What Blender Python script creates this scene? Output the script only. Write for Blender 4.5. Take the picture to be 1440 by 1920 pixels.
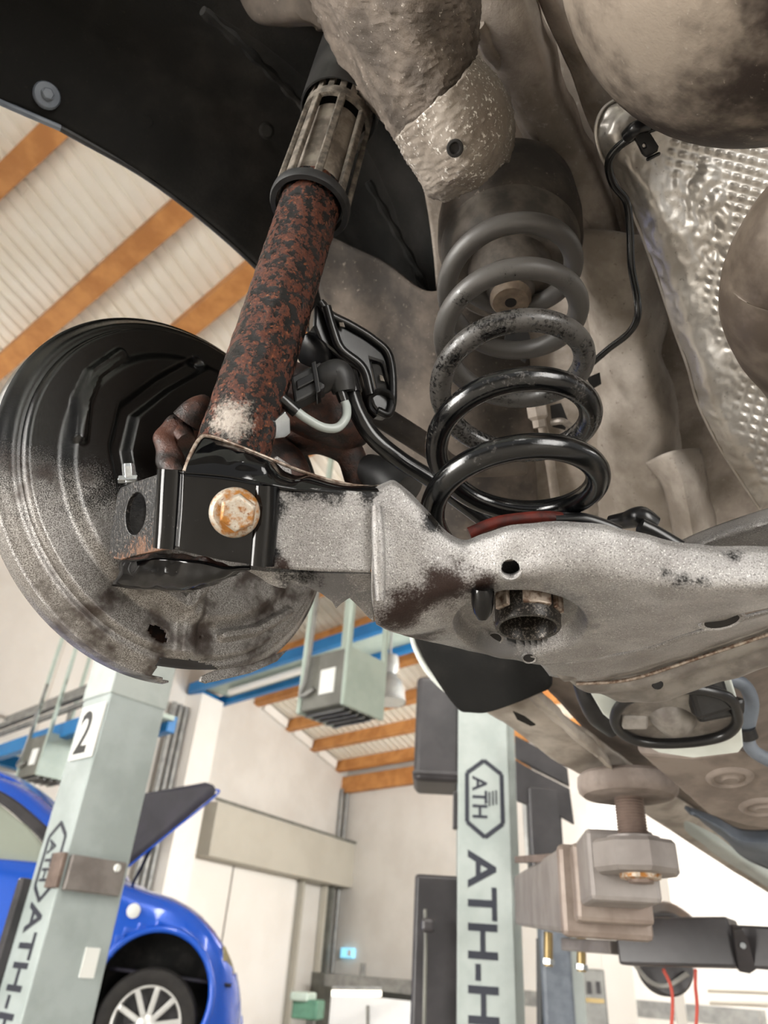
import bpy, bmesh, math, random
import numpy as np
from mathutils import Vector, Matrix, noise as mnoise
for _o in list(bpy.data.objects): bpy.data.objects.remove(_o)
random.seed(7)
scn = bpy.context.scene
COL = scn.collection

# ------------------------------------------------------------------ camera
FPX = 1332.0
_zc = np.array([150, 2073, 1332.0]); _zc /= np.linalg.norm(_zc)
_yw = np.array([0, 0, 1.0]) - _zc[2] * _zc; _yw /= np.linalg.norm(_yw)
_xw = -np.cross(_yw, _zc)
M3 = np.array([_xw, _yw, _zc])            # camera axes (right, up, forward) -> world
CAM = np.array([0, 0, 1.5])
cam = bpy.data.cameras.new('camera'); camo = bpy.data.objects.new('camera', cam); COL.objects.link(camo)
R_, U_, F_ = M3[:, 0], M3[:, 1], M3[:, 2]
camo.matrix_world = Matrix(((R_[0], U_[0], -F_[0], CAM[0]), (R_[1], U_[1], -F_[1], CAM[1]), (R_[2], U_[2], -F_[2], CAM[2]), (0, 0, 0, 1)))
cam.sensor_fit = 'VERTICAL'; cam.sensor_height = 36; cam.sensor_width = 27; cam.lens = FPX / 1920 * 36
cam.clip_start = 0.02; cam.clip_end = 200
cam.dof.use_dof = True; cam.dof.focus_distance = 0.50; cam.dof.aperture_fstop = 9.5
scn.camera = camo

# ------------------------------------------------------------------ light
w = bpy.data.worlds.new('overcast'); scn.world = w; w.use_nodes = True
w.node_tree.nodes['Background'].inputs[0].default_value = (1.0, 0.985, 0.96, 1)
w.node_tree.nodes['Background'].inputs[1].default_value = 0.5
scn.view_settings.view_transform = 'Standard'; scn.view_settings.look = 'None'
scn.view_settings.gamma = 1; scn.view_settings.use_curve_mapping = False
scn.view_settings.exposure = 0.2
cy = scn.cycles; cy.max_bounces = 4; cy.diffuse_bounces = 3; cy.glossy_bounces = 2; cy.transmission_bounces = 2; cy.caustics_reflective = False; cy.caustics_refractive = False
cy.use_adaptive_sampling = True; cy.adaptive_threshold = 0.1; cy.adaptive_min_samples = 12

def ray(px, py):
    return M3 @ np.array([(px - 720) / FPX, -(py - 960) / FPX, 1.0])
def P(px, py, d):
    return CAM + d * ray(px, py)
def W(px, py, D):                          # point at horizontal distance D
    r = ray(px, py); return CAM + r * (D / math.hypot(r[0], r[1]))
def proj(p):
    c = M3.T @ (np.asarray(p) - CAM); return 720 + FPX * c[0] / c[2], 960 - FPX * c[1] / c[2], c[2]
def unit(v):
    v = np.asarray(v, float); return v / np.linalg.norm(v)
def plane3(a, b, c):
    a, b, c = P(*a), P(*b), P(*c); n = unit(np.cross(b - a, c - a))
    if n @ (CAM - a) < 0: n = -n
    return a, n
def onp(px, py, pl):
    r = ray(px, py); return CAM + r * (((pl[0] - CAM) @ pl[1]) / (r @ pl[1]))
ZUP = np.array([0, 0, 1.0])

def area_lamp(name, loc, target, sx, sy, power, col=(1, .97, .92)):
    l = bpy.data.lights.new(name, 'AREA'); l.shape = 'RECTANGLE'; l.size = sx; l.size_y = sy; l.energy = power; l.color = col
    o = bpy.data.objects.new(name, l); COL.objects.link(o); o.location = loc
    o.rotation_euler = (Vector(target) - Vector(loc)).to_track_quat('-Z', 'Y').to_euler(); return o
# daylight from the door at the left; the other lamps are unseen, added fill
area_lamp('door_daylight', (-4.2, -1.1, 1.75), (0, 0.5, 1.75), 1.5, 3.4, 330)
area_lamp('door_daylight', (2.6, -3.4, 2.0), (0.3, 0.6, 1.8), 2.0, 3.0, 190)  # added daylight panel behind right, unseen, for contrast and gloss highlights
for _x, _y in ((-7, 1.0), (0, -1.5), (7, 1.0)):
    area_lamp('strip_lamp', (_x, _y, 4.9), (_x * .9, _y + 1.2, 0), 0.5, 6, 170)  # unseen overhead lamps, added to brighten the hall
area_lamp('strip_lamp', (4.5, 8.5, 4.4), (0, 17, 2.5), 5, .6, 680, (1, .99, .97))  # added lamp hidden behind the car, aimed at the far walls
area_lamp('strip_lamp', (-10, 6.0, 4.8), (-7, 14, 2.5), 5, .6, 640, (1, .99, .97))  # added lamp out of view, brightens the gable wall
area_lamp('strip_lamp', (9.0, 7.5, 4.4), (6, 13, 2.0), 4, .6, 110, (1, .99, .97))  # added unseen lamp for the wall on the right

# ------------------------------------------------------------------ object helpers
WM = {}
def thing(name, label, cat, loc=(0, 0, 0), group=None):
    o = bpy.data.objects.new(name, None); COL.objects.link(o); o.location = tuple(loc); o.empty_display_size = .05
    o['label'] = label; o['category'] = cat
    if group: o['group'] = group
    WM[o.name] = Matrix.Translation(Vector(loc)); return o
def tag(o, label, cat, group=None):
    o['label'] = label; o['category'] = cat
    if group: o['group'] = group
    return o
def struct(o, label=None):
    o['kind'] = 'structure'
    if label: o['label'] = label
    return o
def setparent(o, par):
    if par is not None:
        o.parent = par; o.matrix_parent_inverse = WM.get(par.name, Matrix.Identity(4)).inverted()
    WM[o.name] = Matrix.Identity(4)
def mo(name, V, F, mat, par=None, smooth=True, angle=40):
    me = bpy.data.meshes.new(name); me.from_pydata([tuple(map(float, v)) for v in V], [], [tuple(map(int, f)) for f in F]); me.validate(); me.update()
    o = bpy.data.objects.new(name, me); COL.objects.link(o)
    if mat is not None: me.materials.append(mat)
    if smooth:
        me.polygons.foreach_set('use_smooth', [True] * len(me.polygons))
        try: me.set_sharp_from_angle(angle=math.radians(angle))
        except Exception: pass
    setparent(o, par); return o
def solid(o, t, off=-1, bev=0):
    m = o.modifiers.new('thickness', 'SOLIDIFY'); m.thickness = t; m.offset = off
    if bev:
        b = o.modifiers.new('edge', 'BEVEL'); b.width = bev; b.segments = 2; b.limit_method = 'ANGLE'; b.angle_limit = math.radians(50)
    return o
def bevel(o, wd, seg=2):
    b = o.modifiers.new('edge', 'BEVEL'); b.width = wd; b.segments = seg; b.limit_method = 'ANGLE'; b.angle_limit = math.radians(35); return o
def fixnorm(o):
    bm = bmesh.new(); bm.from_mesh(o.data); bmesh.ops.recalc_face_normals(bm, faces=bm.faces); bm.to_mesh(o.data); bm.free(); return o
def cr(p, n, closed=False):
    p = np.asarray(p, float); k = len(p)
    if k == 1: return np.repeat(p, n, 0)
    out = []
    segs = k if closed else k - 1
    for i in range(n):
        t = i / (n if closed else n - 1) * segs; s = min(int(t), segs - 1); u = t - s
        if closed: a, b, c, d = p[(s - 1) % k], p[s % k], p[(s + 1) % k], p[(s + 2) % k]
        else:
            b, c = p[s], p[s + 1]; a = p[s - 1] if s > 0 else 2 * b - c; d = p[s + 2] if s + 2 < k else 2 * c - b
        out.append(.5 * ((2 * b) + (c - a) * u + (2 * a - 5 * b + 4 * c - d) * u * u + (3 * b - a - 3 * c + d) * u ** 3))
    return np.array(out)
def lin(p, n):
    p = np.asarray(p, float); t = np.linspace(0, len(p) - 1, n); return np.array([np.interp(t, range(len(p)), p[:, j]) for j in range(p.shape[1])]).T
def grid(name, G, mat, par=None, thick=.003, bev=0, keep=None, closed_u=False, angle=40):
    G = np.asarray(G); nv, nu = G.shape[:2]
    V = G.reshape(-1, 3); F = []
    for j in range(nv - 1):
        for i in range(nu if closed_u else nu - 1):
            i2 = (i + 1) % nu
            f = (j * nu + i, j * nu + i2, (j + 1) * nu + i2, (j + 1) * nu + i)
            if keep is not None and not keep(sum(V[q] for q in f) / 4, i, j): continue
            F.append(f)
    # orient towards camera
    s = 0
    for f in F[::max(1, len(F) // 60)]:
        a, b, c, d = (V[q] for q in f); n = np.cross(c - a, d - b); s += np.sign(n @ (CAM - a))
    if s < 0: F = [f[::-1] for f in F]
    o = mo(name, V, F, mat, par, angle=angle)
    if thick: solid(o, thick, -1, bev)
    return o
def gnorm(G):
    du = np.gradient(G, axis=1); dv = np.gradient(G, axis=0); n = np.cross(du, dv)
    n /= np.linalg.norm(n, axis=2, keepdims=True) + 1e-12
    if ((CAM - G) * n).sum() < 0: n = -n
    return n
def patch(name, rows, mat, par=None, nu=40, nv=16, thick=.003, fn=None, keep=None, bev=0, lu=False, lv=False, world=False, angle=40):
    Rw = []
    for r in rows:
        q = np.array(r if world else [P(*p) for p in r]); Rw.append(lin(q, nu) if lu else cr(q, nu))
    Rw = np.array(Rw)
    G = np.stack([(lin if lv else cr)(Rw[:, i], nv) for i in range(nu)], 1)
    if fn:
        N = gnorm(G); H = np.array([[fn(i / (nu - 1), j / (nv - 1), G[j, i]) for i in range(nu)] for j in range(nv)])
        G = G + N * H[..., None]
    return grid(name, G, mat, par, thick, bev, keep, angle=angle)
def nz(p, s, k=0.0):
    return mnoise.noise(Vector((p[0] * s + k, p[1] * s + k * 1.7, p[2] * s)))
def lumps(a, s, k=0.0):
    return lambda u, v, p: a * (nz(p, s, k) + .5 * nz(p, 2.3 * s, k + 3))
def tube(name, pts, r, mat, par=None, n=14, m=48, world=False, cap=True, closed=False, fn=None, linear=False):
    q = np.array(pts if world else [P(*p) for p in pts]); C = (lin(q, m) if linear else cr(q, m, closed))
    rr = np.interp(np.linspace(0, 1, m), np.linspace(0, 1, len(r)), r) if hasattr(r, '__len__') else np.full(m, r)
    T = np.gradient(C, axis=0) if not closed else np.roll(C, -1, 0) - np.roll(C, 1, 0)
    T /= np.linalg.norm(T, axis=1, keepdims=True)
    a = unit(np.cross(T[0], ZUP if abs(T[0][2]) < .9 else np.array([1, 0, 0])))
    V = []; F = []
    for i in range(m):
        a = unit(a - (a @ T[i]) * T[i]); b = np.cross(T[i], a)
        for k in range(n):
            t = 2 * math.pi * k / n; s = rr[i] * (1 + (fn(i / (m - 1), t) if fn else 0))
            V.append(C[i] + s * (a * math.cos(t) + b * math.sin(t)))
    mm = m if closed else m - 1
    for i in range(mm):
        for k in range(n):
            i2 = (i + 1) % m; F.append((i * n + k, i * n + (k + 1) % n, i2 * n + (k + 1) % n, i2 * n + k))
    if cap and not closed:
        F.append(tuple(range(n))[::-1]); F.append(tuple((m - 1) * n + k for k in range(n)))
    o = mo(name, V, F, mat, par); fixnorm(o); return o
def frame(axis, ref=None):
    a = unit(axis); r = ZUP if ref is None else np.asarray(ref, float)
    if abs(a @ unit(r)) > .97: r = np.array([1.0, 0, 0])
    x = unit(r - (r @ a) * a); return x, np.cross(a, x), a
def revolve(name, O, axis, prof, mat, par=None, seg=32, fn=None, angle=40, ref=None, closed=False):
    x, y, a = frame(axis, ref); V = []; F = []
    for k in range(seg):
        t = 2 * math.pi * k / seg
        for (r, h) in prof:
            s = r * (1 + (fn(t, r, h) if fn else 0)); V.append(O + a * h + s * (x * math.cos(t) + y * math.sin(t)))
    m = len(prof)
    for k in range(seg):
        k2 = (k + 1) % seg
        for i in range(m if closed else m - 1):
            i2 = (i + 1) % m; F.append((k * m + i, k2 * m + i, k2 * m + i2, k * m + i2))
    o = mo(name, V, F, mat, par, angle=angle)
    bm = bmesh.new(); bm.from_mesh(o.data); bmesh.ops.remove_doubles(bm, verts=bm.verts, dist=1e-6); bmesh.ops.recalc_face_normals(bm, faces=bm.faces); bm.to_mesh(o.data); bm.free()
    return o
def plate(name, outline, pl, thick, mat, par=None, holes=(), bev=.0006, curve=0, nsm=0):
    def loop(L):
        pts = np.array([onp(x, y, pl) for x, y in L])
        return cr(pts, nsm, True) if nsm else pts
    bm = bmesh.new(); es = []
    for L in [outline] + list(holes):
        vs = [bm.verts.new(v) for v in loop(L)]
        es += [bm.edges.new((vs[i], vs[(i + 1) % len(vs)])) for i in range(len(vs))]
    bmesh.ops.triangle_fill(bm, edges=es, use_beauty=True, use_dissolve=True)
    bmesh.ops.recalc_face_normals(bm, faces=bm.faces)
    me = bpy.data.meshes.new(name)
    s = sum(f.normal.dot(Vector(CAM - pl[0])) * f.calc_area() for f in bm.faces)
    if s < 0: bmesh.ops.reverse_faces(bm, faces=bm.faces)
    bm.to_mesh(me); bm.free()
    o = bpy.data.objects.new(name, me); COL.objects.link(o); me.materials.append(mat); setparent(o, par)
    solid(o, thick, -1, bev); return o
def ell(cx, cy, rx, ry, n=24, rot=0):
    c, s = math.cos(rot), math.sin(rot)
    return [(cx + rx * math.cos(t) * c - ry * math.sin(t) * s, cy + rx * math.cos(t) * s + ry * math.sin(t) * c) for t in [2 * math.pi * k / n for k in range(n)]]
def boxo(name, c, ax, size, mat, par=None, bev=.004, seg=2, smooth=False):
    c = np.asarray(c, float); x, y, z = (unit(a) for a in ax); h = np.asarray(size, float) / 2
    V = [c + x * h[0] * sx + y * h[1] * sy + z * h[2] * sz for sx in (-1, 1) for sy in (-1, 1) for sz in (-1, 1)]
    F = [(0, 1, 3, 2), (4, 6, 7, 5), (0, 4, 5, 1), (2, 3, 7, 6), (0, 2, 6, 4), (1, 5, 7, 3)]
    o = mo(name, V, F, mat, par, smooth=smooth); fixnorm(o)
    if bev: bevel(o, bev, seg)
    return o
def yawax(a):                               # a: azimuth of the y axis (0 = world +Y, positive to the right)
    return (np.array([math.cos(a), -math.sin(a), 0]), np.array([math.sin(a), math.cos(a), 0]), ZUP)
def bar(name, a, b, wd, ht, mat, par=None, up=ZUP, bev=.002):
    a, b = np.asarray(a, float), np.asarray(b, float); t = unit(b - a); u = np.asarray(up, float)
    if abs(unit(u) @ t) > .995: u = np.array([.6, .8, 0])
    u = unit(u - (u @ t) * t); s = np.cross(t, u)
    return boxo(name, (a + b) / 2, (s, t, u), (wd, np.linalg.norm(b - a), ht), mat, par, bev)
def text(body, O, xd, yd, size, mat, par, name='lettering', depth=.001, sx=1.0):
    cu = bpy.data.curves.new('t', 'FONT'); cu.body = body; cu.size = size; cu.extrude = depth; cu.align_x = 'LEFT'; cu.offset = size * .018
    to = bpy.data.objects.new('t', cu); COL.objects.link(to); dg = bpy.context.evaluated_depsgraph_get()
    me = bpy.data.meshes.new_from_object(to.evaluated_get(dg)); bpy.data.objects.remove(to)
    xd, yd = unit(xd), unit(yd); n = np.cross(xd, yd)
    for v in me.vertices:
        c = v.co.copy(); v.co = Vector(O + xd * c[0] * sx + yd * c[1] + n * c[2])
    me.materials.clear(); me.materials.append(mat); me.name = name
    o = bpy.data.objects.new(name, me); COL.objects.link(o); setparent(o, par); return o
def hexhead(name, O, axis, r, h, mat, par, ref=None):
    x, y, a = frame(axis, ref); V = []
    for hh, rr in ((0, r), (h * .85, r), (h, r * .86)):
        V += [O + a * hh + rr * (x * math.cos(k * math.pi / 3) + y * math.sin(k * math.pi / 3)) for k in range(6)]
    F = [tuple(range(6))[::-1], tuple(range(12, 18))]
    for j in (0, 6): F += [(j + k, j + (k + 1) % 6, j + 6 + (k + 1) % 6, j + 6 + k) for k in range(6)]
    o = mo(name, V, F, mat, par, smooth=False); fixnorm(o); bevel(o, r * .06); return o

# ------------------------------------------------------------------ materials
def lc(c):
    if isinstance(c, str): c = [int(c[i:i + 2], 16) for i in (0, 2, 4)]
    return tuple(((x / 255) / 12.92 if x / 255 < .04045 else ((x / 255 + .055) / 1.055) ** 2.4) for x in c) + (1,)
class NT:
    def __init__(s, name):
        s.m = bpy.data.materials.new(name); s.m.use_nodes = True; s.t = s.m.node_tree; s.b = s.t.nodes['Principled BSDF']
        s.c = {}; s.pos = s.n('ShaderNodeNewGeometry').outputs['Position']
    def n(s, k, **kw):
        x = s.t.nodes.new(k)
        for a, v in kw.items(): setattr(x, a, v)
        return x
    def put(s, sock, v):
        if isinstance(v, bpy.types.NodeSocket): s.t.links.new(v, sock)
        else: sock.default_value = v
    def noise(s, scale, detail=4, rough=.6, vec=None, dist=0):
        key = (scale, min(detail, 5), rough)
        if vec is None and key in s.c: return s.c[key]
        detail = min(detail, 5)
        x = s.n('ShaderNodeTexNoise'); x.inputs['Scale'].default_value = scale; x.inputs['Detail'].default_value = detail
        x.inputs['Roughness'].default_value = rough; x.inputs['Distortion'].default_value = dist
        s.t.links.new(vec or s.pos, x.inputs['Vector'])
        if vec is None: s.c[key] = x.outputs['Fac']
        return x.outputs['Fac']
    def math(s, op, a, b=None, clamp=False):
        x = s.n('ShaderNodeMath', operation=op, use_clamp=clamp); s.put(x.inputs[0], a)
        if b is not None: s.put(x.inputs[1], b)
        return x.outputs[0]
    def step(s, v, lo, hi):
        x = s.n('ShaderNodeMapRange'); x.interpolation_type = 'SMOOTHSTEP'; s.put(x.inputs[0], v); x.inputs[1].default_value = lo; x.inputs[2].default_value = hi; return x.outputs[0]
    def mix(s, f, a, b):
        x = s.n('ShaderNodeMix', data_type='RGBA'); s.put(x.inputs[0], f); s.put(x.inputs[6], a); s.put(x.inputs[7], b); return x.outputs[2]
    def mixf(s, f, a, b):
        x = s.n('ShaderNodeMix', data_type='FLOAT'); s.put(x.inputs[0], f); s.put(x.inputs[2], a); s.put(x.inputs[3], b); return x.outputs[0]
    def bump(s, h, strength=.5, dist=.001):
        x = s.n('ShaderNodeBump'); s.put(x.inputs['Height'], h); x.inputs['Strength'].default_value = strength; x.inputs['Distance'].default_value = dist
        s.t.links.new(x.outputs[0], s.b.inputs['Normal'])
    def dist(s, c):
        x = s.n('ShaderNodeVectorMath', operation='DISTANCE'); s.t.links.new(s.pos, x.inputs[0]); x.inputs[1].default_value = tuple(c); return x.outputs['Value']
    def dot(s, v, o):                       # (pos - o) . v
        x = s.n('ShaderNodeVectorMath', operation='DOT_PRODUCT'); s.t.links.new(s.pos, x.inputs[0]); x.inputs[1].default_value = tuple(v)
        return s.math('SUBTRACT', x.outputs['Value'], float(np.dot(v, o)))
    def blob(s, c, r, soft=.5, fine=350, amp=.5, coarse=60):
        d = s.math('DIVIDE', s.dist(c), r)
        k = s.math('MULTIPLY', s.math('SUBTRACT', s.noise(fine, 3, .7), .5), amp * 2)
        k2 = s.math('MULTIPLY', s.math('SUBTRACT', s.noise(coarse, 2), .5), amp * 2)
        d = s.math('ADD', s.math('ADD', d, k), k2); return s.step(d, 1 + soft * .3, 1 - soft)
    def out(s, col=None, rough=None, metal=None, coat=None, spec=None, em=None, alpha=None, trans=None):
        for k, v in (('Base Color', col), ('Roughness', rough), ('Metallic', metal), ('Coat Weight', coat), ('Specular IOR Level', spec), ('Transmission Weight', trans)):
            if v is not None: s.put(s.b.inputs[k], v)
        if em: s.put(s.b.inputs['Emission Color'], em[0]); s.b.inputs['Emission Strength'].default_value = em[1]
        return s.m
def pm(name, c1, c2=None, scale=40, rough=.5, metal=0, bump=0, bscale=None, bdist=.001, lo=.35, hi=.65, coat=0, spec=.5, detail=4):
    t = NT(name); c = lc(c1)
    if c2: c = t.mix(t.step(t.noise(scale, detail), lo, hi), lc(c1), lc(c2))
    if bump: t.bump(t.noise(bscale or scale * 3, 4), bump, bdist)
    return t.out(c, rough, metal, coat, spec)
# car axes (the lifted car): forward, right, up
_v = ray(1996, 1908); CF = unit([_v[0], _v[1], 0]); CR = np.array([CF[1], -CF[0], 0])

M = {}
def mk():
    # undercoated body steel: brown-grey, dusty, lumpy
    t = NT('undercoat'); n1 = t.noise(14, 5); n2 = t.noise(160, 4, .7)
    c = t.mix(t.step(n1, .35, .68), lc('80766c'), lc('b5aaa0')); c = t.mix(t.step(n2, .55, .8), c, lc('b3aaa0'))
    c = t.mix(t.step(t.noise(5, 4), .55, .8), c, lc('544a41')); t.bump(n2, .35, .002); M['under'] = t.out(c, .75)
    t = NT('beige_coat'); n1 = t.noise(12, 5); n2 = t.noise(150, 4, .7); c = t.mix(t.step(n1, .35, .68), lc('8d8379'), lc('bdb4aa')); c = t.mix(t.step(n2, .6, .75), c, lc('6d6258')); t.bump(n2, .35, .002); M['beige'] = t.out(c, .7)
    t = NT('dark_undercoat'); n1 = t.noise(20, 6); n2 = t.noise(240, 4, .7)
    c = t.mix(t.step(n1, .35, .7), lc('4b433c'), lc('7d7268')); c = t.mix(t.step(n2, .62, .72), c, lc('cfc8be')); t.bump(n2, .6, .002); M['railgrit'] = t.out(c, .8)
    t = NT('speckled_rail_end'); n2 = t.noise(330, 3, .6)
    c = t.mix(t.step(t.noise(25, 4), .3, .7), lc('776d63'), lc('8f867c')); c = t.mix(t.math('MULTIPLY', t.step(n2, .56, .63), t.step(t.noise(28, 3), .42, .6)), c, lc('e9e5de')); t.bump(n2, .4, .0015); M['railspeck'] = t.out(c, .7)
    t = NT('liner_felt'); n1 = t.noise(9, 6); n2 = t.noise(260, 4, .8)
    c = t.mix(t.step(n1, .4, .75), lc('121211'), lc('2b2927')); c = t.mix(t.step(n2, .6, .85), c, lc('3d3833')); t.bump(n2, .4, .002); M['liner'] = t.out(c, .85, spec=.25)
    t = NT('inner_wheelhouse'); n1 = t.noise(11, 5); n2 = t.noise(150, 4, .7)
    c = t.mix(t.step(n1, .35, .7), lc('2c2723'), lc('62584f')); c = t.mix(t.step(n2, .6, .8), c, lc('8d8277')); t.bump(n2, .3, .002); M['house'] = t.out(c, .8)
    # rusted damper tube
    t = NT('rusted_tube'); a = t.noise(120, 8, .72); b = t.noise(420, 5, .75)
    rust = t.mix(t.step(b, .35, .65), lc('2b140c'), lc('663522')); rust = t.mix(t.step(b, .60, .70), rust, lc('c98450'))
    mk_ = t.step(t.math('ADD', a, t.math('MULTIPLY', t.math('SUBTRACT', b, .5), .35)), .485, .53)
    c = t.mix(mk_, lc('0a0908'), rust); dl = t.blob(P(428, 770, .470), .020, .6, 500, .7, 90); c = t.mix(dl, c, lc('b6aca2'))
    t.bump(t.math('ADD', t.math('MULTIPLY', a, 1.2), t.math('MULTIPLY', b, .5)), .8, .0035)
    M['rust'] = t.out(c, t.mixf(mk_, .2, .45), 0, spec=.4)
    t = NT('rusty_casting'); a = t.noise(60, 6); b = t.noise(280, 4, .7)
    c = t.mix(t.step(a, .4, .62), lc('1c1512'), lc('4b2d22')); c = t.mix(t.step(b, .62, .78), c, lc('8a6350')); t.bump(b, .6, .002); M['casting'] = t.out(c, .45)
    t = NT('collar_metal'); b = t.noise(600, 3, .7); M['collar'] = t.out(t.mix(t.step(b, .5, .68), lc('17130f'), lc('6e675f')), .4, .4)
    M['shell'] = pm('weathered_tube_grey', 'a39b90', '6f675f', 60, .45, .25)
    M['boot'] = pm('boot_rubber', '1d1d1c', '2c2b2a', 30, .55, spec=.35)
    M['cage'] = pm('cage_plastic', '4d4842', '857d73', 120, .5, bump=.2)
    M['blackplastic'] = pm('black_plastic', '0c0c0d', '19191a', 60, .28)
    M['mattplastic'] = pm('matt_black_plastic', '1a1a1b', '2a2a2a', 60, .5)
    M['hose'] = pm('black_hose', '0e0e0f', '1a1a1a', 80, .22)
    M['greyhose'] = pm('grey_hose', 'a9b0ac', '9aa09c', 50, .4)
    # spring: black enamel, dusty towards the top
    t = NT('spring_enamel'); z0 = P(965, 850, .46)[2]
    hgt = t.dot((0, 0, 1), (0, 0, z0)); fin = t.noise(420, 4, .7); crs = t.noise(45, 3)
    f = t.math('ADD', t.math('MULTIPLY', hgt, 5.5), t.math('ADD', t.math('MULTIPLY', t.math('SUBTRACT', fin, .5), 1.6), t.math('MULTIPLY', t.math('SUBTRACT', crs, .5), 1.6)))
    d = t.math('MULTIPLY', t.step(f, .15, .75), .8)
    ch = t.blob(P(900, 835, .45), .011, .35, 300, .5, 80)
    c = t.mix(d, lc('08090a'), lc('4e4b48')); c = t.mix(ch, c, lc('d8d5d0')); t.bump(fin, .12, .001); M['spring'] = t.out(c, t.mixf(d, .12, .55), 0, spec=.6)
    M['seat'] = pm('spring_pad_rubber', '3d3833', '5f574f', 40, .7, bump=.2)
    M['rustdisc'] = pm('rusted_disc', '6b5c4e', '8a7a69', 60, .6, bump=.2)
    # arm: reflections in black paint put into the colour as speckled grey, plus stains
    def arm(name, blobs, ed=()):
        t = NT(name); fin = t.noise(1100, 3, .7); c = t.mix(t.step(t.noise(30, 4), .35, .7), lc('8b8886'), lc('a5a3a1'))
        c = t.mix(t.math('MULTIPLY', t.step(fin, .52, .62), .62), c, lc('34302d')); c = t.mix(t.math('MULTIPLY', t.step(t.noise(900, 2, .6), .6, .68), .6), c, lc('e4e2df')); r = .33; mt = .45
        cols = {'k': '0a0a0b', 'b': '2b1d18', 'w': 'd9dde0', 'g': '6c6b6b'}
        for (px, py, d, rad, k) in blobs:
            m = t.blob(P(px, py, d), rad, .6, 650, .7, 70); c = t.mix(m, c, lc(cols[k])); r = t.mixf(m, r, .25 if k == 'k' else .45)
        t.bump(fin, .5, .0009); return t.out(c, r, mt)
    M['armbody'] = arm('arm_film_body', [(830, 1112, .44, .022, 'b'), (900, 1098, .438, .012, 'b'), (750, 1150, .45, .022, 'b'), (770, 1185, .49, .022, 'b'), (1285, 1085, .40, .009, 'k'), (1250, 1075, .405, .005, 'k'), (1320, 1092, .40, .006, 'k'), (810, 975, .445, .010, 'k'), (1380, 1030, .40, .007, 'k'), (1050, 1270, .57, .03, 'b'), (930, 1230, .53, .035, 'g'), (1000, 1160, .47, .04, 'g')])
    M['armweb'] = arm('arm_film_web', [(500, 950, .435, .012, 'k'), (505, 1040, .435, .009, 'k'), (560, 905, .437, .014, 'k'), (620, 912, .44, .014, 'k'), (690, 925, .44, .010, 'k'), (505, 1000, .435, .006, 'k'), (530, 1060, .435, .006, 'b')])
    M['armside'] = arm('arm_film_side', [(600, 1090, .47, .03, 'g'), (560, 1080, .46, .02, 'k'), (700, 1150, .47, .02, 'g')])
    t = NT('black_enamel'); fin = t.noise(500, 3, .7); m = t.math('MULTIPLY', t.step(fin, .68, .74), t.step(t.noise(50, 3), .5, .7))
    c = t.mix(m, lc('070708'), lc('8d8884')); t.bump(t.noise(60, 2), .05, .001); M['enamel'] = t.out(c, .09, 0, spec=.4)
    t = NT('chipped_enamel'); fin = t.noise(500, 3, .7); cr_ = t.noise(70, 4)
    m1 = t.step(t.math('ADD', t.math('MULTIPLY', t.dot((0, 0, -1), P(260, 985, .47)), 22), t.math('ADD', fin, t.math('SUBTRACT', cr_, .9))), .35, .5)
    c = t.mix(t.step(fin, .57, .63), lc('0b0b0c'), lc('5d5854')); c = t.mix(m1, c, t.mix(fin, lc('24150f'), lc('8a6248'))); t.bump(fin, .5, .001); M['chipped'] = t.out(c, .3)
    t = NT('rusty_zinc'); a = t.noise(110, 5); b = t.noise(500, 4, .7)
    c = t.mix(t.step(a, .42, .6), lc('b9b0a2'), lc('a06a2c')); c = t.mix(t.step(b, .55, .72), c, lc('7a4216')); t.bump(b, .5, .001); M['zinc'] = t.out(c, .4, .35)
    M['steel'] = pm('bright_steel', 'c9ced0', 'aeb2b4', 50, .25, .8)
    M['edge'] = pm('worn_metal_edge', 'a79a8d', '5d4738', 200, .45, .4)
    # dust shield
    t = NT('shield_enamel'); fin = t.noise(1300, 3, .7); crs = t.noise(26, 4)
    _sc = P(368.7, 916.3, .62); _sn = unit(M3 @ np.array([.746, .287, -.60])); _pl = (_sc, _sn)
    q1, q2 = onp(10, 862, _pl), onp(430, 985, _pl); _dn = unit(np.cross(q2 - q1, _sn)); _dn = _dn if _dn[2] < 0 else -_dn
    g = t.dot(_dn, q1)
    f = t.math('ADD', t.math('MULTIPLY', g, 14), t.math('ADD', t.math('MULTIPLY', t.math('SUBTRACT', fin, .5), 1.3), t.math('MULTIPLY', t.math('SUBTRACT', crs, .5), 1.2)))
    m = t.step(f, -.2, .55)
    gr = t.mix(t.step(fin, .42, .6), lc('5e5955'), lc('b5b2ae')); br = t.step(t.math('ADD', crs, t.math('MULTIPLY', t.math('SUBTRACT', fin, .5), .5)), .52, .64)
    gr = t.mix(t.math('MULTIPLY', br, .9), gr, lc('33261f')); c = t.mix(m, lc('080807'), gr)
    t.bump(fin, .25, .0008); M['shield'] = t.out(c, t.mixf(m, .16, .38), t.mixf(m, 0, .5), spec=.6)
    # aluminium heat shield
    t = NT('heat_shield_aluminium'); n1 = t.noise(16, 5); n2 = t.noise(220, 4, .7)
    c = t.mix(t.step(n1, .35, .7), lc('b7b1a9'), lc('d8d4ce')); c = t.mix(t.step(n2, .58, .8), c, lc('7f766b')); t.bump(n2, .25, .001); M['alu'] = t.out(c, .38, .65)
    t = NT('muffler_steel'); n1 = t.noise(13, 6, .65); n2 = t.noise(170, 5, .7)
    c = t.mix(t.step(n1, .38, .66), lc('352c27'), lc('9d9184')); c = t.mix(t.step(n2, .6, .8), c, lc('c1b7aa')); c = t.mix(t.blob(P(1325, 170, .36), .006, .5, 300, .4, 60), c, lc('a5713a')); t.bump(n2, .3, .0015); M['muffler'] = t.out(c, .5, .35)
    M['exh'] = pm('exhaust_brown', '4c4239', '6b6055', 30, .5, .3, .2)
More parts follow.
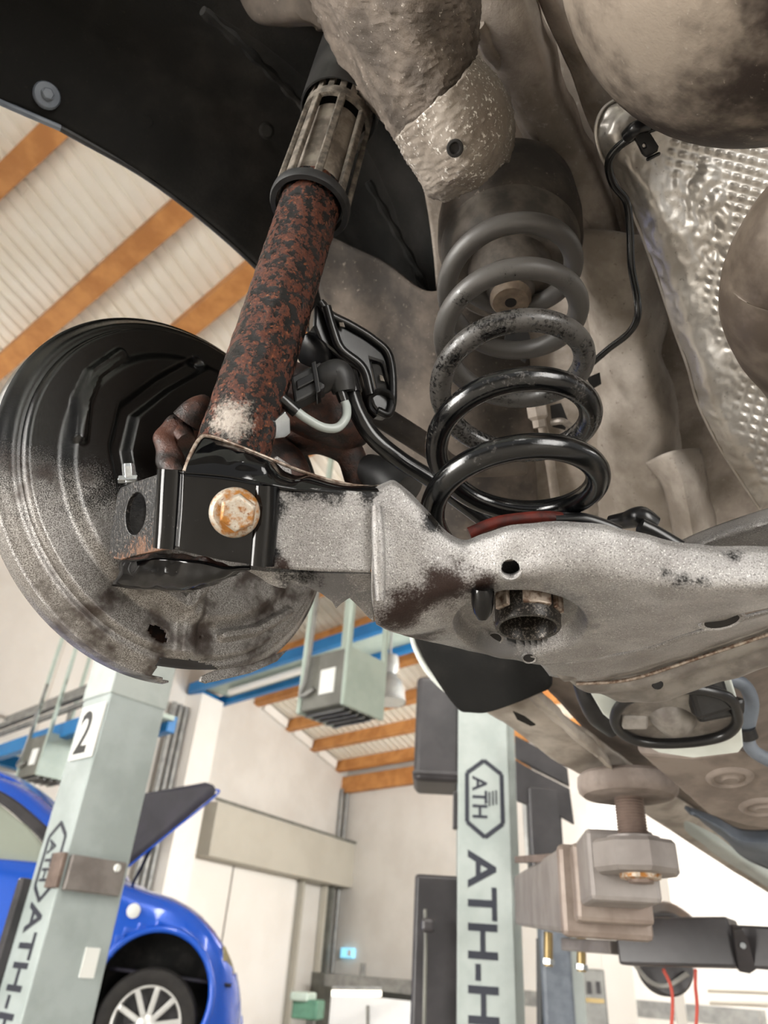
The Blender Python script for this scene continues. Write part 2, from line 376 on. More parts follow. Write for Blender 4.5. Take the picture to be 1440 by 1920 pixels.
    M['white'] = pm('white_paint', 'dfe5e0', 'cfd6d0', 12, .3)
    M['dirtywhite'] = pm('dirty_white_paint', 'b5ada3', '8b8278', 14, .5, bump=.1)
    M['subf'] = pm('subframe_dirt', '857a72', '6d635c', 20, .6, bump=.15)
    M['xmem'] = pm('crossmember_dust', '8b8680', '6a645f', 40, .5, .25, .3, 300)
    M['redrub'] = pm('red_pad', '6a2318', '3a1510', 60, .5)
    M['bluegrey'] = pm('bluegrey_member', '6a717a', '59606a', 20, .5)
    M['dark'] = pm('dark_cavity', '0d0b0a', '1a1613', 20, .8)
mk()

# =================================================================== the car's underbody (large structure first)
body = thing('car_underbody', 'brown-grey undercoated floor and frame rails of the lifted car', 'car body', P(1100, 600, .85))
# floor pan behind everything on the right
patch('floor_pan', [
    [(560, -260, .62), (800, -260, .60), (1100, -260, .58), (1500, -260, .56), (2300, -260, .56)],
    [(700, 60, .74), (900, 60, .72), (1120, 60, .68), (1500, 60, .64), (2300, 60, .64)],
    [(790, 330, .80), (950, 330, .79), (1150, 330, .74), (1500, 330, .70), (2300, 330, .70)],
    [(820, 600, .88), (960, 600, .87), (1170, 600, .82), (1500, 600, .80), (2300, 600, .80)],
    [(800, 830, .95), (980, 830, .93), (1180, 830, .88), (1500, 830, .88), (2300, 830, .88)],
    [(790, 1060, 1.02), (1000, 1060, 1.0), (1250, 1060, .96), (1500, 1060, .95), (2300, 1060, .95)],
    [(800, 1190, 1.08), (1000, 1200, 1.06), (1250, 1210, 1.04), (1500, 1200, 1.04), (2300, 1150, 1.04)],
], M['under'], body, 90, 80, .004, fn=lumps(.008, 9))
# inner wheelhouse wall behind spring and caliper
patch('wheelhouse_panel', [
    [(560, 420, .84), (600, 560, .89), (655, 760, .96), (720, 1000, 1.0), (770, 1180, 1.03)],
    [(700, 480, .84), (730, 600, .87), (760, 760, .90), (790, 1000, .96), (820, 1180, 1.0)],
    [(830, 540, .81), (850, 640, .83), (870, 760, .86), (880, 1000, .92), (900, 1180, .98)],
    [(960, 300, .78), (980, 520, .82), (1000, 760, .88), (1010, 1000, .93), (1020, 1180, .98)],
], M['house'], body, 50, 40, .004, fn=lumps(.006, 12, 2))
# frame rail ridges running down the floor
patch('rail_flange', [
    [(845, -40, .60), (880, 60, .63), (960, 220, .70), (1050, 380, .76), (1080, 470, .79)],
    [(880, -40, .575), (915, 60, .605), (990, 215, .675), (1075, 375, .73), (1105, 465, .76)],
    [(965, -40, .565), (1000, 60, .60), (1050, 200, .665), (1125, 355, .72), (1150, 440, .75)],
    [(995, -40, .60), (1030, 60, .64), (1075, 190, .70), (1140, 340, .75), (1165, 430, .78)],
], M['under'], body, 50, 26, .004, fn=lumps(.004, 25, 5))
tube('sealer_bead', [(895, 45, .60), (960, 165, .665), (1020, 270, .70), (1075, 370, .735), (1110, 445, .755), (1135, 470, .76)], .0065, M['under'], body, 10, 160, fn=lambda u, t: .22 * math.sin(u * 34) * math.sin(u * 13) + .1 * math.sin(u * 71 + t))
for s_, (px, py, d, r) in enumerate([(1095, 385, .742, .012), (1115, 420, .75, .013), (1130, 445, .755, .012), (1140, 465, .758, .010)]):
    revolve('sealer_blob', P(px, py, d), CAM - P(px, py, d), [(0, r * .6), (r * .5, r * .5), (r, 0), (r * .8, -r * .4)], M['under'], body, 14, fn=lambda t, r, h, s_=s_: .3 * math.sin(3 * t + s_) + .15 * math.sin(7 * t))
# second ridge and inner side column beside the heat shield
patch('floor_ridge', [
    [(990, -40, .60), (1040, 70, .635), (1090, 190, .68), (1140, 320, .72), (1175, 440, .76), (1190, 520, .79)],
    [(1020, -40, .585), (1075, 70, .62), (1120, 185, .665), (1165, 320, .705), (1195, 440, .745), (1205, 520, .775)],
    [(1060, -40, .60), (1115, 60, .635), (1150, 180, .68), (1190, 320, .715), (1215, 440, .755), (1225, 520, .785)],
], M['under'], body, 40, 20, .004, fn=lumps(.004, 20, 8))
patch('side_column', [
    [(1050, 420, .80), (1085, 560, .84), (1100, 720, .88), (1110, 880, .92), (1130, 1010, .95)],
    [(1110, 430, .74), (1135, 560, .78), (1150, 720, .82), (1165, 880, .86), (1180, 1010, .89)],
    [(1200, 440, .74), (1215, 560, .77), (1225, 720, .80), (1250, 850, .83), (1275, 1010, .86)],
    [(1250, 440, .80), (1265, 560, .83), (1270, 720, .86), (1290, 850, .88), (1310, 1010, .92)],
], M['beige'], body, 40, 30, .004, fn=lumps(.010, 14, 11))
patch('side_brace', [
    [(1205, 870, .84), (1235, 900, .83), (1250, 950, .84), (1265, 1025, .85)],
    [(1258, 846, .79), (1278, 890, .785), (1293, 950, .79), (1305, 1025, .80)],
    [(1312, 840, .83), (1328, 890, .83), (1340, 950, .84), (1352, 1025, .85)],
], M['beige'], body, 20, 16, .004, fn=lumps(.004, 20, 15))
# near frame rail with its rounded end cap
def railgrit(u, v, p): return .0016 * (nz(p, 160) + nz(p, 420, 4)) + .006 * nz(p, 18, 2)
patch('frame_rail', [
    [(540, -60, .60), (600, 40, .62), (670, 160, .65), (735, 262, .66), (760, 300, .66)],
    [(600, -60, .52), (650, 40, .535), (705, 140, .555), (748, 225, .57), (765, 262, .575)],
    [(720, -60, .465), (755, 30, .485), (790, 110, .505), (815, 175, .52), (825, 215, .53)],
    [(830, -60, .465), (850, 10, .485), (865, 70, .505), (872, 125, .52), (872, 160, .53)],
    [(900, -60, .52), (905, 0, .545), (905, 60, .56), (900, 110, .57), (895, 140, .58)],
], M['railgrit'], body, 70, 70, .004, fn=railgrit)
patch('rail_end', [
    [(742, 262, .60), (760, 300, .60), (785, 335, .605), (800, 365, .61), (830, 378, .63)],
    [(750, 252, .555), (775, 295, .56), (800, 330, .565), (820, 355, .57), (845, 376, .59)],
    [(810, 195, .505), (840, 240, .51), (860, 285, .52), (875, 320, .53), (895, 350, .56)],
    [(868, 145, .505), (900, 180, .51), (920, 230, .52), (925, 280, .53), (935, 315, .56)],
    [(888, 112, .535), (925, 150, .54), (950, 200, .55), (955, 255, .56), (948, 300, .58)],
    [(898, 105, .60), (935, 145, .60), (962, 195, .60), (965, 255, .61), (955, 305, .63)],
], M['railspeck'], body, 60, 60, .004, fn=lambda u, v, p: .0012 * (nz(p, 200) + nz(p, 500, 4)) + .003 * nz(p, 25, 2))
revolve('rail_plug', P(853, 278, .512), CAM - P(853, 278, .512), [(0, -.001), (.003, -.001), (.0042, .0012), (.0055, .001), (.0062, -.003)], M['dark'], body, 18)
# small grey bracket on top of the liner
patch('top_bracket', [[(430, -60, .70), (455, 10, .70), (485, 45, .70), (540, 52, .70)], [(520, -60, .66), (540, 5, .66), (560, 35, .665), (590, 50, .68)], [(590, -60, .68), (600, 5, .68), (608, 40, .69), (612, 60, .70)]], M['house'], body, 16, 12, .004)

# body shell of the lifted car above (only seen from elsewhere, closes the car)
shc = P(700, 100, .75) * np.array([1, 1, 0]) + np.array([0, 0, CAM[2] + 1.25])
boxo('body_shell', shc + CR * .55 + CF * .9, (CR, CF, ZUP), (1.7, 3.6, .55), M['white'], body, .12, 5, True)

# =================================================================== wheel arch liner
lin_ = thing('wheel_arch_liner', 'black felt wheel arch liner curving over the brake shield', 'arch liner', P(300, 200, .8))
edge = [(-140, 120, .66), (0, 187, .72), (115, 237, .76), (300, 345, .83), (480, 495, .90), (600, 640, .96), (700, 820, 1.0), (755, 1010, 1.02), (778, 1190, 1.03)]
inner = [(-140, -500, .46), (150, -330, .54), (330, -180, .60), (560, -60, .66), (740, 130, .76), (820, 330, .82), (850, 600, .88), (850, 850, .93), (860, 1100, .98)]
mid = [tuple((a + b) / 2 for a, b in zip(e, i)) for e, i in zip(edge, inner)]
mid = [(x, y, d + .05) for x, y, d in mid]
patch('liner_shell', [edge, mid, inner], M['liner'], lin_, 80, 50, .003, fn=lambda u, v, p: .006 * nz(p, 8) + .002 * nz(p, 40) + (.005 * max(0, 1 - abs(v - .72) / .02)) - .004 * max(0, 1 - abs(v - .4) / .015))
# fender lip
tube('fender_lip', [(x - 2, y + 3, d + .002) for x, y, d in edge[0:3]], .0034, M['bluegrey'], lin_, 8, 40)
tube('fender_lip', [(x - 2, y + 3, d + .004) for x, y, d in edge[2:6]], .0036, M['mattplastic'], lin_, 8, 40)
_o = P(88, 178, .74)
_ax = unit(unit(CAM - _o) + .5 * CR)
sc_ = revolve('liner_screw', _o, _ax, [(0, .006), (.006, .006), (.0065, .003), (.012, .002), (.0135, 0), (.0135, -.004)], M['bluegrey'], lin_, 20)
hexhead('screw_head', _o + _ax * .003, _ax, .006, .005, M['bluegrey'], sc_)
for (px, py, d) in ((275, 228, .80), (500, 245, .82)):
    o_ = P(px, py, d); revolve('liner_clip', o_, CAM - o_, [(0, .004), (.006, .004), (.009, 0), (.009, -.01)], M['liner'], lin_, 16)
# dirty seam in the liner: a raised rib
for sp in ([(380, 20, .66), (470, 100, .71), (540, 170, .755), (600, 230, .785)], [(690, 340, .81), (740, 430, .835), (790, 520, .855), (830, 600, .87)]):
    tube('liner_rib', sp, .0045, M['liner'], lin_, 8, 40, fn=lambda u, t: .3 * math.sin(u * 40))

# =================================================================== brake dust shield
SC = P(368.7, 916.3, .62); SN = unit(M3 @ np.array([.746, .287, -.60])); SR = .1648
sx_, sy_, _ = frame(SN)                     # sx up in the disc, sy = SN x up
def inpoly(x, y, L):
    c = False
    for i in range(len(L)):
        (x1, y1), (x2, y2) = L[i - 1], L[i]
        if (y1 > y) != (y2 > y) and x < (x2 - x1) * (y - y1) / (y2 - y1) + x1: c = not c
    return c
def ss(x, a, b):
    t = min(1, max(0, (x - a) / (b - a))); return t * t * (3 - 2 * t)
dis = thing('brake_dust_shield', 'round black brake dust shield, grey and worn on its lower half', 'brake shield', SC)
def seg_d(x, y, L):
    best = 1e9
    for (x1, y1), (x2, y2) in zip(L[:-1], L[1:]):
        dx, dy = x2 - x1, y2 - y1; t = max(0, min(1, ((x - x1) * dx + (y - y1) * dy) / (dx * dx + dy * dy))); best = min(best, math.hypot(x - x1 - t * dx, y - y1 - t * dy))
    return best
SPL = (SC, SN)
def s2(px, py):
    q = onp(px, py, SPL) - SC; return (q @ sx_, q @ sy_)
ridges = [([s2(218, 672), s2(165, 710), s2(140, 760), s2(133, 830)], .007, .005), ([s2(360, 690), s2(290, 730), s2(225, 780), s2(208, 850), s2(222, 930)], .010, -.007), ([s2(405, 1195), s2(470, 1185), s2(530, 1150)], .006, .006), ([s2(255, 1090), s2(325, 1138), s2(350, 1112), s2(362, 1092)], .009, .006), ([s2(350, 1110), s2(340, 1180), s2(338, 1235)], .011, .005)]
def sh_h(r, x, y):
    q = r / SR
    h = -.010 * ss(q, .93, 1.0) + .007 * ss(q, .91, .885) + .007 * ss(q, .76, .69)
    for L, wd, a in ridges:
        h += a * ss(seg_d(x, y, L), wd, wd * .35)
    return h
hole1 = [(277, 1172), (296, 1170), (312, 1186), (316, 1202), (305, 1208), (290, 1198), (278, 1188)]
hole1b = [(373, 1192), (378, 1190), (379, 1197), (374, 1198)]
notch = [(302, 1232), (345, 1236), (398, 1246), (412, 1254), (405, 1300), (340, 1300), (285, 1266)]
seg, rad = 420, 100; G = []
for j in range(rad):
    rr = SR * (1 - .78 * j / (rad - 1)); row = []
    for i in range(seg):
        t = 2 * math.pi * i / seg; x, y = rr * math.cos(t), rr * math.sin(t); row.append(SC + sx_ * x + sy_ * y + SN * sh_h(rr, x, y))
    G.append(row)
back = [SC + (p - SC) * 1.0 - SN * .016 for p in (np.array(G[0]))]
G = [back, [np.array(p) - SN * .007 for p in G[0]]] + G
def skeep(c, i, j):
    x, y, d = proj(c); x += 2 * nz(c, 260); y += 2 * nz(c, 260, 5)
    return not (inpoly(x, y, hole1) or inpoly(x, y, hole1b) or inpoly(x, y, notch))
grid('shield_plate', np.array(G), M['shield'], dis, .0016, 0, skeep, True)
# torn lip hanging right of the notch, dark sheet as the shade behind it
plate('torn_lip', [(378, 1268), (405, 1256), (470, 1246), (540, 1218), (520, 1240), (470, 1262), (415, 1275), (388, 1281), (376, 1278)], (SC + SN * .004, SN), .003, M['shield'], dis)
patch('gap_backing', [[(296, 1222, .60), (350, 1232, .61), (412, 1246, .62)], [(290, 1248, .63), (350, 1255, .64), (408, 1256, .65)]], M['dark'], dis, 12, 6, .002)
# brake disc behind the shield
bd = revolve('brake_disc', SC - SN * .035, SN, [(.02, .006), (.136, .006), (.138, .004), (.138, -.006), (.136, -.008), (.02, -.008)], M['casting'], None, 90)
tag(bd, 'rusty brake disc hidden behind the black dust shield', 'brake disc')
hu = revolve('wheel_hub', SC + SN * .004, SN, [(0, .028), (.018, .03), (.032, .026), (.036, .018), (.048, .012), (.050, -.004), (.04, -.024)], M['casting'], None, 40)
tag(hu, 'dark cast wheel hub carrier behind the bolted bracket', 'wheel hub')
# little chrome bleeder stud on the shield
st = thing('shield_stud', 'bright zinc stud standing up behind the bracket edge', 'bolt', P(240, 905, .5))
_a = unit(P(240, 868, .50) - P(243, 905, .50))
hexhead('stud_body', P(243, 905, .50), _a, .0045, .0135, M['steel'], st)
plate('stud_tab', [(220, 899), (256, 898), (256, 906), (221, 907)], plane3((220, 899, .495), (256, 899, .495), (230, 910, .50)), .004, M['steel'], st)
# =================================================================== shock absorber
A0, A1 = P(432, 860, .492), P(585, 375, .612); AX = unit(A1 - A0); AL = np.linalg.norm(A1 - A0)
def ax(t): return A0 + AX * AL * t
sh = thing('shock_absorber', 'rust-covered damper tube with black dust boot and slotted cage', 'shock absorber', A0)
def rustb(t, r, h): return .03 * nz((math.cos(t) * 2, math.sin(t) * 2, h * 60), 1.6) + .018 * nz((math.cos(t) * 6, math.sin(t) * 6, h * 200), 1.3, 4)
tb = revolve('damper_tube', A0, AX, [(.0240, -.035)] + [(.0255, -.03 + .005 * k) for k in range(int((AL + .05) / .005))], M['rust'], sh, 90, fn=rustb)
revolve('tube_cap', ax(.985), AX, [(.0262, -.004), (.0270, -.001), (.0270, .004), (.024, .007), (.008, .008)], M['blackplastic'], sh, 40)
revolve('piston_sleeve', ax(.99), AX, [(.0235, 0), (.0242, .003), (.0242, .10), (.0, .10)], M['shell'], sh, 40)
revolve('cage_ring', ax(.955), AX, [(.0292, 0), (.0337, 0), (.0348, .003), (.0345, .008), (.0323, .010), (.0292, .010)], M['mattplastic'], sh, 56, closed=True)
revolve('cage_ring', ax(1.385), AX, [(.0281, 0), (.0320, 0), (.0320, .010), (.0281, .010)], M['cage'], sh, 56, closed=True)
rx_, ry_, _ = frame(AX)
for k in range(8):                          # cage ribs
    t = 2 * math.pi * (k + .3) / 8; rd = rx_ * math.cos(t) + ry_ * math.sin(t); tg = np.cross(AX, rd)
    bar('cage_rib', ax(.965) + rd * .0309, ax(1.40) + rd * .0295, .0068, .0050, M['cage'], sh, rd, .0012)
for k in range(18):
    t = 2 * math.pi * k / 18; rd = rx_ * math.cos(t) + ry_ * math.sin(t)
    bar('cage_tooth', ax(1.40) + rd * .0302, ax(1.47) + rd * .0302, .006, .003, M['cage'], sh, rd, .0006)
revolve('dust_boot', ax(1.44), AX, [(.0345, .10), (.0345, .004), (.0350, 0), (.0366, 0), (.0369, .004), (.0376, .06), (.038, .14), (.038, .20)], M['boot'], sh, 64)
revolve('boot_core', ax(1.44), AX, [(.0, .03), (.0342, .03), (.0342, .18)], M['dark'], sh, 40)

# =================================================================== coil spring
B0, B1 = P(966, 950, .470), P(955, 458, .625)
sp = thing('coil_spring', 'black coil spring standing on the lower arm', 'coil spring', B0)
SU = unit(B1 - B0); sR = unit(R_ - (R_ @ SU) * SU); sN = np.cross(sR, SU); 
if sN @ (CAM - B0) < 0: sN = -sN
HT = np.linalg.norm(B1 - B0); turns = 4.95; pts = []
for k in range(361):
    q = k / 360; th = math.pi + .55 - 2 * math.pi * turns * q; rr = .0545 - .002 * q
    hq = HT * (q if q > .0 else 0)
    pts.append(B0 + SU * (hq - .012) + sR * rr * math.cos(th) + sN * rr * math.sin(th))
tube('coil', pts, .0082, M['spring'], sp, 18, 420, True)
# upper seat
ps = P(956, 496, .668); su = unit(SU)
revolve('upper_pad', ps - su * .005, su, [(.030, -.004), (.058, -.004), (.062, .0), (.064, .012), (.066, .03), (.03, .03)], M['seat'], sp, 60)
revolve('seat_cup', ps + su * .012, su, [(.016, -.060), (.020, -.056), (.022, -.050), (.034, -.048), (.037, -.042), (.039, -.02), (.055, -.01)], M['seat'], sp, 50)
revolve('seat_disc', ps + su * .012, su, [(.0, -.066), (.016, -.066), (.0185, -.062), (.0185, -.050)], M['rustdisc'], sp, 40)
revolve('seat_hole', ps + su * .012, su, [(0, -.0662), (.0050, -.0664), (.0056, -.0655)], M['dark'], sp, 24)
tube('lower_pad', [(880, 1000, .50), (930, 980, .50), (990, 971, .50), (1040, 970, .50), (1075, 978, .50)], .0045, M['redrub'], sp, 10, 30)
tube('pad_lip', [(1040, 974, .50), (1090, 974, .50), (1130, 985, .50), (1160, 998, .50)], .005, M['blackplastic'], sp, 10, 30)

# spring seat tower of the body, behind the coil top
revolve('spring_tower', ps + su * .03, su, [(.066, -.006), (.069, .0), (.070, .03), (.066, .07)], M['house'], body, 60)

# =================================================================== lower control arm
ar = thing('wishbone', 'pressed steel lower control arm with grey film over black paint', 'control arm', P(900, 1080, .44))
# web: bolt face, then grey web
patch('bolt_face', [
    [(326, 880, .4385), (340, 884, .431), (352, 886, .4285), (420, 893, .427), (478, 903, .427), (490, 906, .427), (505, 912, .433)],
    [(322, 950, .4385), (336, 955, .431), (350, 958, .4285), (420, 965, .427), (478, 975, .427), (490, 977, .427), (504, 980, .433)],
    [(317, 1027, .4385), (330, 1031, .431), (345, 1034, .4285), (415, 1050, .427), (470, 1058, .427), (482, 1061, .427), (498, 1064, .433)],
], M['enamel'], ar, 60, 20, .004)
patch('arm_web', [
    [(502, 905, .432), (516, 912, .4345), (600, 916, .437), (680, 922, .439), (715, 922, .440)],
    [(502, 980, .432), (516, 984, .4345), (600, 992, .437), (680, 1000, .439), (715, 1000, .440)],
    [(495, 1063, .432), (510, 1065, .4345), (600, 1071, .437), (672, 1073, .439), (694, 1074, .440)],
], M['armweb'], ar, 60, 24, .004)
# upper rolled flange: black, curving up and away
patch('top_flange', [
    [(340, 886, .428), (420, 893, .4265), (500, 908, .428), (560, 918, .434), (640, 925, .438), (715, 925, .440)],
    [(345, 872, .430), (425, 868, .430), (505, 880, .436), (570, 900, .440), (640, 915, .442), (715, 918, .443)],
    [(358, 850, .436), (430, 842, .438), (510, 870, .448), (575, 893, .450), (645, 911, .450), (722, 914, .449)],
    [(382, 818, .446), (440, 834, .452), (515, 864, .462), (580, 889, .464), (650, 908, .462), (728, 909, .458)],
], M['enamel'], ar, 60, 30, .0032, fn=lambda u, v, p: .0025 * ss(abs(u - .32), .10, .05) * ss(abs(v - .45), .3, .1) - .004 * ss(abs(u - .5), .12, .02) * ss(v, .0, .4))
tube('flange_edge', [(345, 884, .4285), (358, 850, .4355), (375, 822, .444), (392, 818, .447), (440, 834, .4515), (515, 864, .4615), (580, 889, .463), (650, 908, .461), (705, 913, .458), (738, 903, .452)], .0012, M['edge'], ar, 8, 90)
# side plate with the oval hole
spl = plane3((326, 950, .438), (215, 980, .490), (318, 1028, .438))
plate('side_plate', [(324, 880), (316, 1029), (260, 1040), (226, 1050), (212, 1047), (204, 1036), (206, 1010), (214, 960), (220, 925), (226, 914), (245, 906)], spl, .0035, M['chipped'], ar, [ell(254, 963, 19, 40, 28, .12)])
plate('side_plate_inner', [(300, 900), (300, 1030), (225, 1040), (225, 910)], plane3((300, 930, .50), (225, 930, .535), (300, 1000, .50)), .003, M['enamel'], ar)
tube('bend_bead', [(328, 882, .4430), (325, 930, .4430), (322, 985, .4430), (319, 1028, .4430)], .0105, M['enamel'], ar, 28, 30)
tube('web_bead', [(499, 912, .4335), (497, 960, .4335), (493, 1010, .4335), (489, 1060, .4335)], .0085, M['enamel'], ar, 28, 30)
# body of the arm: front wall folds to the underside
body_rows = [
    [(700, 918, .449), (722, 905, .449), (745, 904, .448), (795, 950, .449), (830, 990, .452), (868, 1012, .452), (905, 1000, .447), (980, 982, .438), (1080, 978, .430), (1180, 994, .424), (1300, 1020, .416), (1480, 1022, .405), (1950, 1000, 0.385)],
    [(700, 935, .440), (722, 922, .440), (745, 922, .440), (795, 968, .442), (830, 1006, .444), (868, 1026, .444), (905, 1014, .440), (980, 997, .432), (1080, 993, .424), (1180, 1008, .418), (1300, 1034, .410), (1480, 1036, .398), (1950, 1012, 0.378)],
    [(700, 1000, .437), (722, 1000, .437), (748, 1010, .438), (795, 1030, .440), (835, 1045, .441), (875, 1052, .441), (915, 1048, .437), (985, 1040, .430), (1085, 1034, .421), (1190, 1050, .414), (1310, 1066, .405), (1480, 1066, .393), (1950, 1038, 0.373)],
    [(697, 1085, .437), (720, 1090, .438), (750, 1100, .440), (795, 1102, .441), (840, 1096, .441), (885, 1090, .440), (925, 1083, .437), (990, 1076, .431), (1090, 1074, .423), (1195, 1092, .415), (1315, 1100, .404), (1480, 1096, .392), (1950, 1064, 0.372)],
    [(700, 1140, .440), (722, 1150, .443), (752, 1150, .447), (795, 1138, .449), (840, 1124, .449), (885, 1114, .448), (925, 1108, .447), (990, 1104, .444), (1090, 1106, .437), (1200, 1118, .427), (1320, 1120, .413), (1480, 1114, .400), (1950, 1080, 0.377)],
    [(704, 1166, .448), (725, 1176, .453), (758, 1184, .462), (800, 1180, .468), (845, 1172, .474), (890, 1166, .474), (935, 1164, .474), (1000, 1165, .474), (1095, 1165, .468), (1205, 1160, .455), (1320, 1140, .435), (1480, 1122, .412), (1950, 1090, 0.392)],
    [(706, 1172, .462), (730, 1184, .470), (765, 1193, .485), (810, 1204, .505), (860, 1216, .520), (910, 1227, .528), (960, 1237, .533), (1030, 1246, .535), (1110, 1235, .525), (1215, 1212, .505), (1325, 1175, .470), (1480, 1134, .432), (1950, 1100, 0.412)],
]
DC = P(985, 1160, .475)
def armfn(u, v, p):
    x, y, d = proj(p)
    e = math.hypot((x - 975) / 128, (y - 1170) / 64)
    return -.013 * ss(e, 1.0, .84) + .0010 * nz(p, 60)
ahole = ell(957, 1066, 18, 17, 20); aslot = ell(1355, 1165, 30, 7, 20, -.04); acol = ell(988, 1160, 64, 46, 24); ah3 = ell(927, 1200, 16, 5.5, 14); ah4 = ell(993, 1236, 13, 4, 14)
def akeep(c, i, j):
    x, y, d = proj(c); return not any(inpoly(x, y, L) for L in (ahole, acol))
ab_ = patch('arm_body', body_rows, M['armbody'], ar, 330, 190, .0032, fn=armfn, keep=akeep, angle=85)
# drain holes in the underside: dark discs stand in for their shade
_av = np.array([v.co[:] for v in ab_.data.vertices]); _ap = np.array([proj(v)[:2] for v in _av])
for hx0, hy0, hr, st_ in ((927, 1200, .0056, 1), (993, 1234, .0046, 1), (1355, 1164, .0062, 1.9)):
    q = _av[np.argmin(((_ap - (hx0, hy0)) ** 2).sum(1))]; nq = unit(-ZUP * .9 + unit(CAM - q) * .45); x_, y_, _ = frame(nq, CR)
    V = [q + nq * hh + (x_ * math.cos(t) * st_ + y_ * math.sin(t)) * rr for rr, hh in ((hr * 1.25, -.0005), (hr * 1.12, .0010), (hr, .0006), (hr * .92, .0003)) for t in [2 * math.pi * k / 24 for k in range(24)]]
    F = [(j * 24 + k, j * 24 + (k + 1) % 24, j * 24 + 24 + (k + 1) % 24, j * 24 + 24 + k) for j in range(3) for k in range(24)]
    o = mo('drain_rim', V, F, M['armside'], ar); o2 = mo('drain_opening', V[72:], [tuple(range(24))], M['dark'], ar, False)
# rims round the holes
def pring(px, py, d, rx, n, axis, mat, par, wd=.0012, name='hole_rim'):
    O = P(px, py, d); r = rx * d / FPX; return revolve(name, O, axis, [(r, -.004), (r, .001), (r + wd, .0012), (r + wd * 2, -.001)], mat, par, 28)
pring(957, 1066, .4335, 17.5, 20, CAM - P(957, 1066, .434), M['armbody'], ar)
# raised rib at the step of the web
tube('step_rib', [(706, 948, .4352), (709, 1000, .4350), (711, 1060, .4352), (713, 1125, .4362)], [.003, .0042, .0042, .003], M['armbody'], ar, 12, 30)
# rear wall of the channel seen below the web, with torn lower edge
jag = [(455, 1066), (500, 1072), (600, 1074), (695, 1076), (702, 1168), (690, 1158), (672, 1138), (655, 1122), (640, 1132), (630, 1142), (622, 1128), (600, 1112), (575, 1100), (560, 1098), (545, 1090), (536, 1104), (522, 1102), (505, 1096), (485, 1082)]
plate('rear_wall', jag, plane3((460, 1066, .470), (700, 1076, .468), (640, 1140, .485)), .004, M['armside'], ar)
# lower trough of the outer end
patch('lower_trough', [
    [(224, 1052, .500), (300, 1046, .470), (360, 1052, .455), (430, 1068, .450), (470, 1070, .452)],
    [(222, 1074, .495), (300, 1078, .470), (360, 1086, .458), (415, 1082, .455), (455, 1072, .458)],
    [(212, 1094, .500), (290, 1102, .480), (350, 1104, .466), (400, 1092, .463), (448, 1074, .464)],
    [(208, 1100, .512), (290, 1108, .492), (350, 1109, .480), (400, 1096, .474), (450, 1076, .470)],
], M['enamel'], ar, 40, 20, .003, fn=lambda u, v, p: .0015 * nz(p, 90))
patch('bush_sleeve', [
    [(228, 1048, .52), (300, 1036, .50), (370, 1044, .48), (440, 1062, .47)],
    [(228, 1068, .505), (300, 1062, .485), (370, 1070, .470), (435, 1072, .465)],
    [(226, 1086, .52), (300, 1090, .50), (370, 1092, .485), (430, 1078, .475)],
], M['casting'], ar, 40, 20, .003, fn=lumps(.003, 70))
# collar through the dish
_c = P(990, 1178, .462)
cl_ = revolve('drain_collar', _c, ZUP, [(.0180, .030), (.0180, .0008), (.0186, 0), (.0206, 0), (.0212, .0008), (.0212, .030)], M['collar'], ar, 60, closed=True)
for dx in (0, 58, -52, 20):
    t = math.radians(dx + 8)
    _b = unit((CAM - _c) * np.array([1, 1, 0])); _s = np.cross(ZUP, _b); rd = _b * math.cos(t) - _s * math.sin(t) * -1
    boxo('collar_tab', _c + rd * .0218 + ZUP * .014, (np.cross(rd, ZUP), rd, ZUP), (.011, .0035, .012), M['edge'], cl_, .001)
revolve('collar_floor', _c + ZUP * .028, ZUP, [(0, 0), (.0185, 0)], M['dark'], ar, 40)
revolve('dish_floor', _c + ZUP * .030 + unit((_c - CAM) * np.array([1, 1, 0])) * .016, ZUP, [(.001, 0), (.050, .002)], M['armside'], ar, 40)
# rubber stop beside the collar
_n = P(905, 1128, .446); _d = unit(P(905, 1165, .452) - P(905, 1105, .448))
revolve('rubber_stop', _n - _d * .009, _d, [(.0066, 0), (.0072, .002), (.0072, .010), (.0058, .016), (.003, .0205), (0, .0212)], M['enamel'], ar, 24)
# flange bolt
bo = thing('flange_bolt', 'rusty yellow zinc flange bolt through the arm bracket', 'bolt', P(440, 960, .42))
bn = unit(M3 @ np.array([.05, .02, -1.0])); bO = P(440, 961, .4255)
revolve('bolt_flange', bO, bn, [(0, .0052), (.0118, .0052), (.0142, .003), (.0152, .0012), (.0152, 0), (.008, -.004)], M['zinc'], bo, 40)
hexhead('bolt_head', P(445, 959, .4212), unit(M3 @ np.array([.24, -.14, -1.0])), .0112, .0105, M['zinc'], bo, ref=R_ * .93 + U_ * .35)

# =================================================================== knuckle and rusty lug
kn = thing('wheel_knuckle', 'dark rusty cast wheel carrier behind the damper foot', 'wheel carrier', P(600, 850, .6))
tube('knuckle_arm', [(500, 800, .66), (560, 800, .63), (610, 810, .62), (655, 850, .62), (670, 900, .62), (690, 960, .62)], [.030, .026, .022, .013, .011, .016], M['casting'], kn, 20, 40)
tube('knuckle_web', [(470, 850, .62), (530, 880, .60), (560, 915, .59), (600, 960, .58)], [.03, .022, .014, .02], M['casting'], kn, 18, 30)
tube('knuckle_boss', [(690, 880, .62), (730, 900, .60), (760, 925, .59)], [.014, .018, .02], M['mattplastic'], kn, 18, 20)
tube('link_bar', [(690, 765, .66), (800, 835, .67), (860, 875, .69), (980, 880, .74)], [.011, .011, .009, .007], M['house'], kn, 14, 30)
tube('knuckle_lug', [(335, 900, .52), (318, 860, .53), (312, 825, .54), (330, 800, .55), (350, 830, .54)], [.010, .0095, .009, .009, .008], M['casting'], kn, 16, 40, fn=lambda u, t: .12 * math.sin(u * 20 + t * 2))
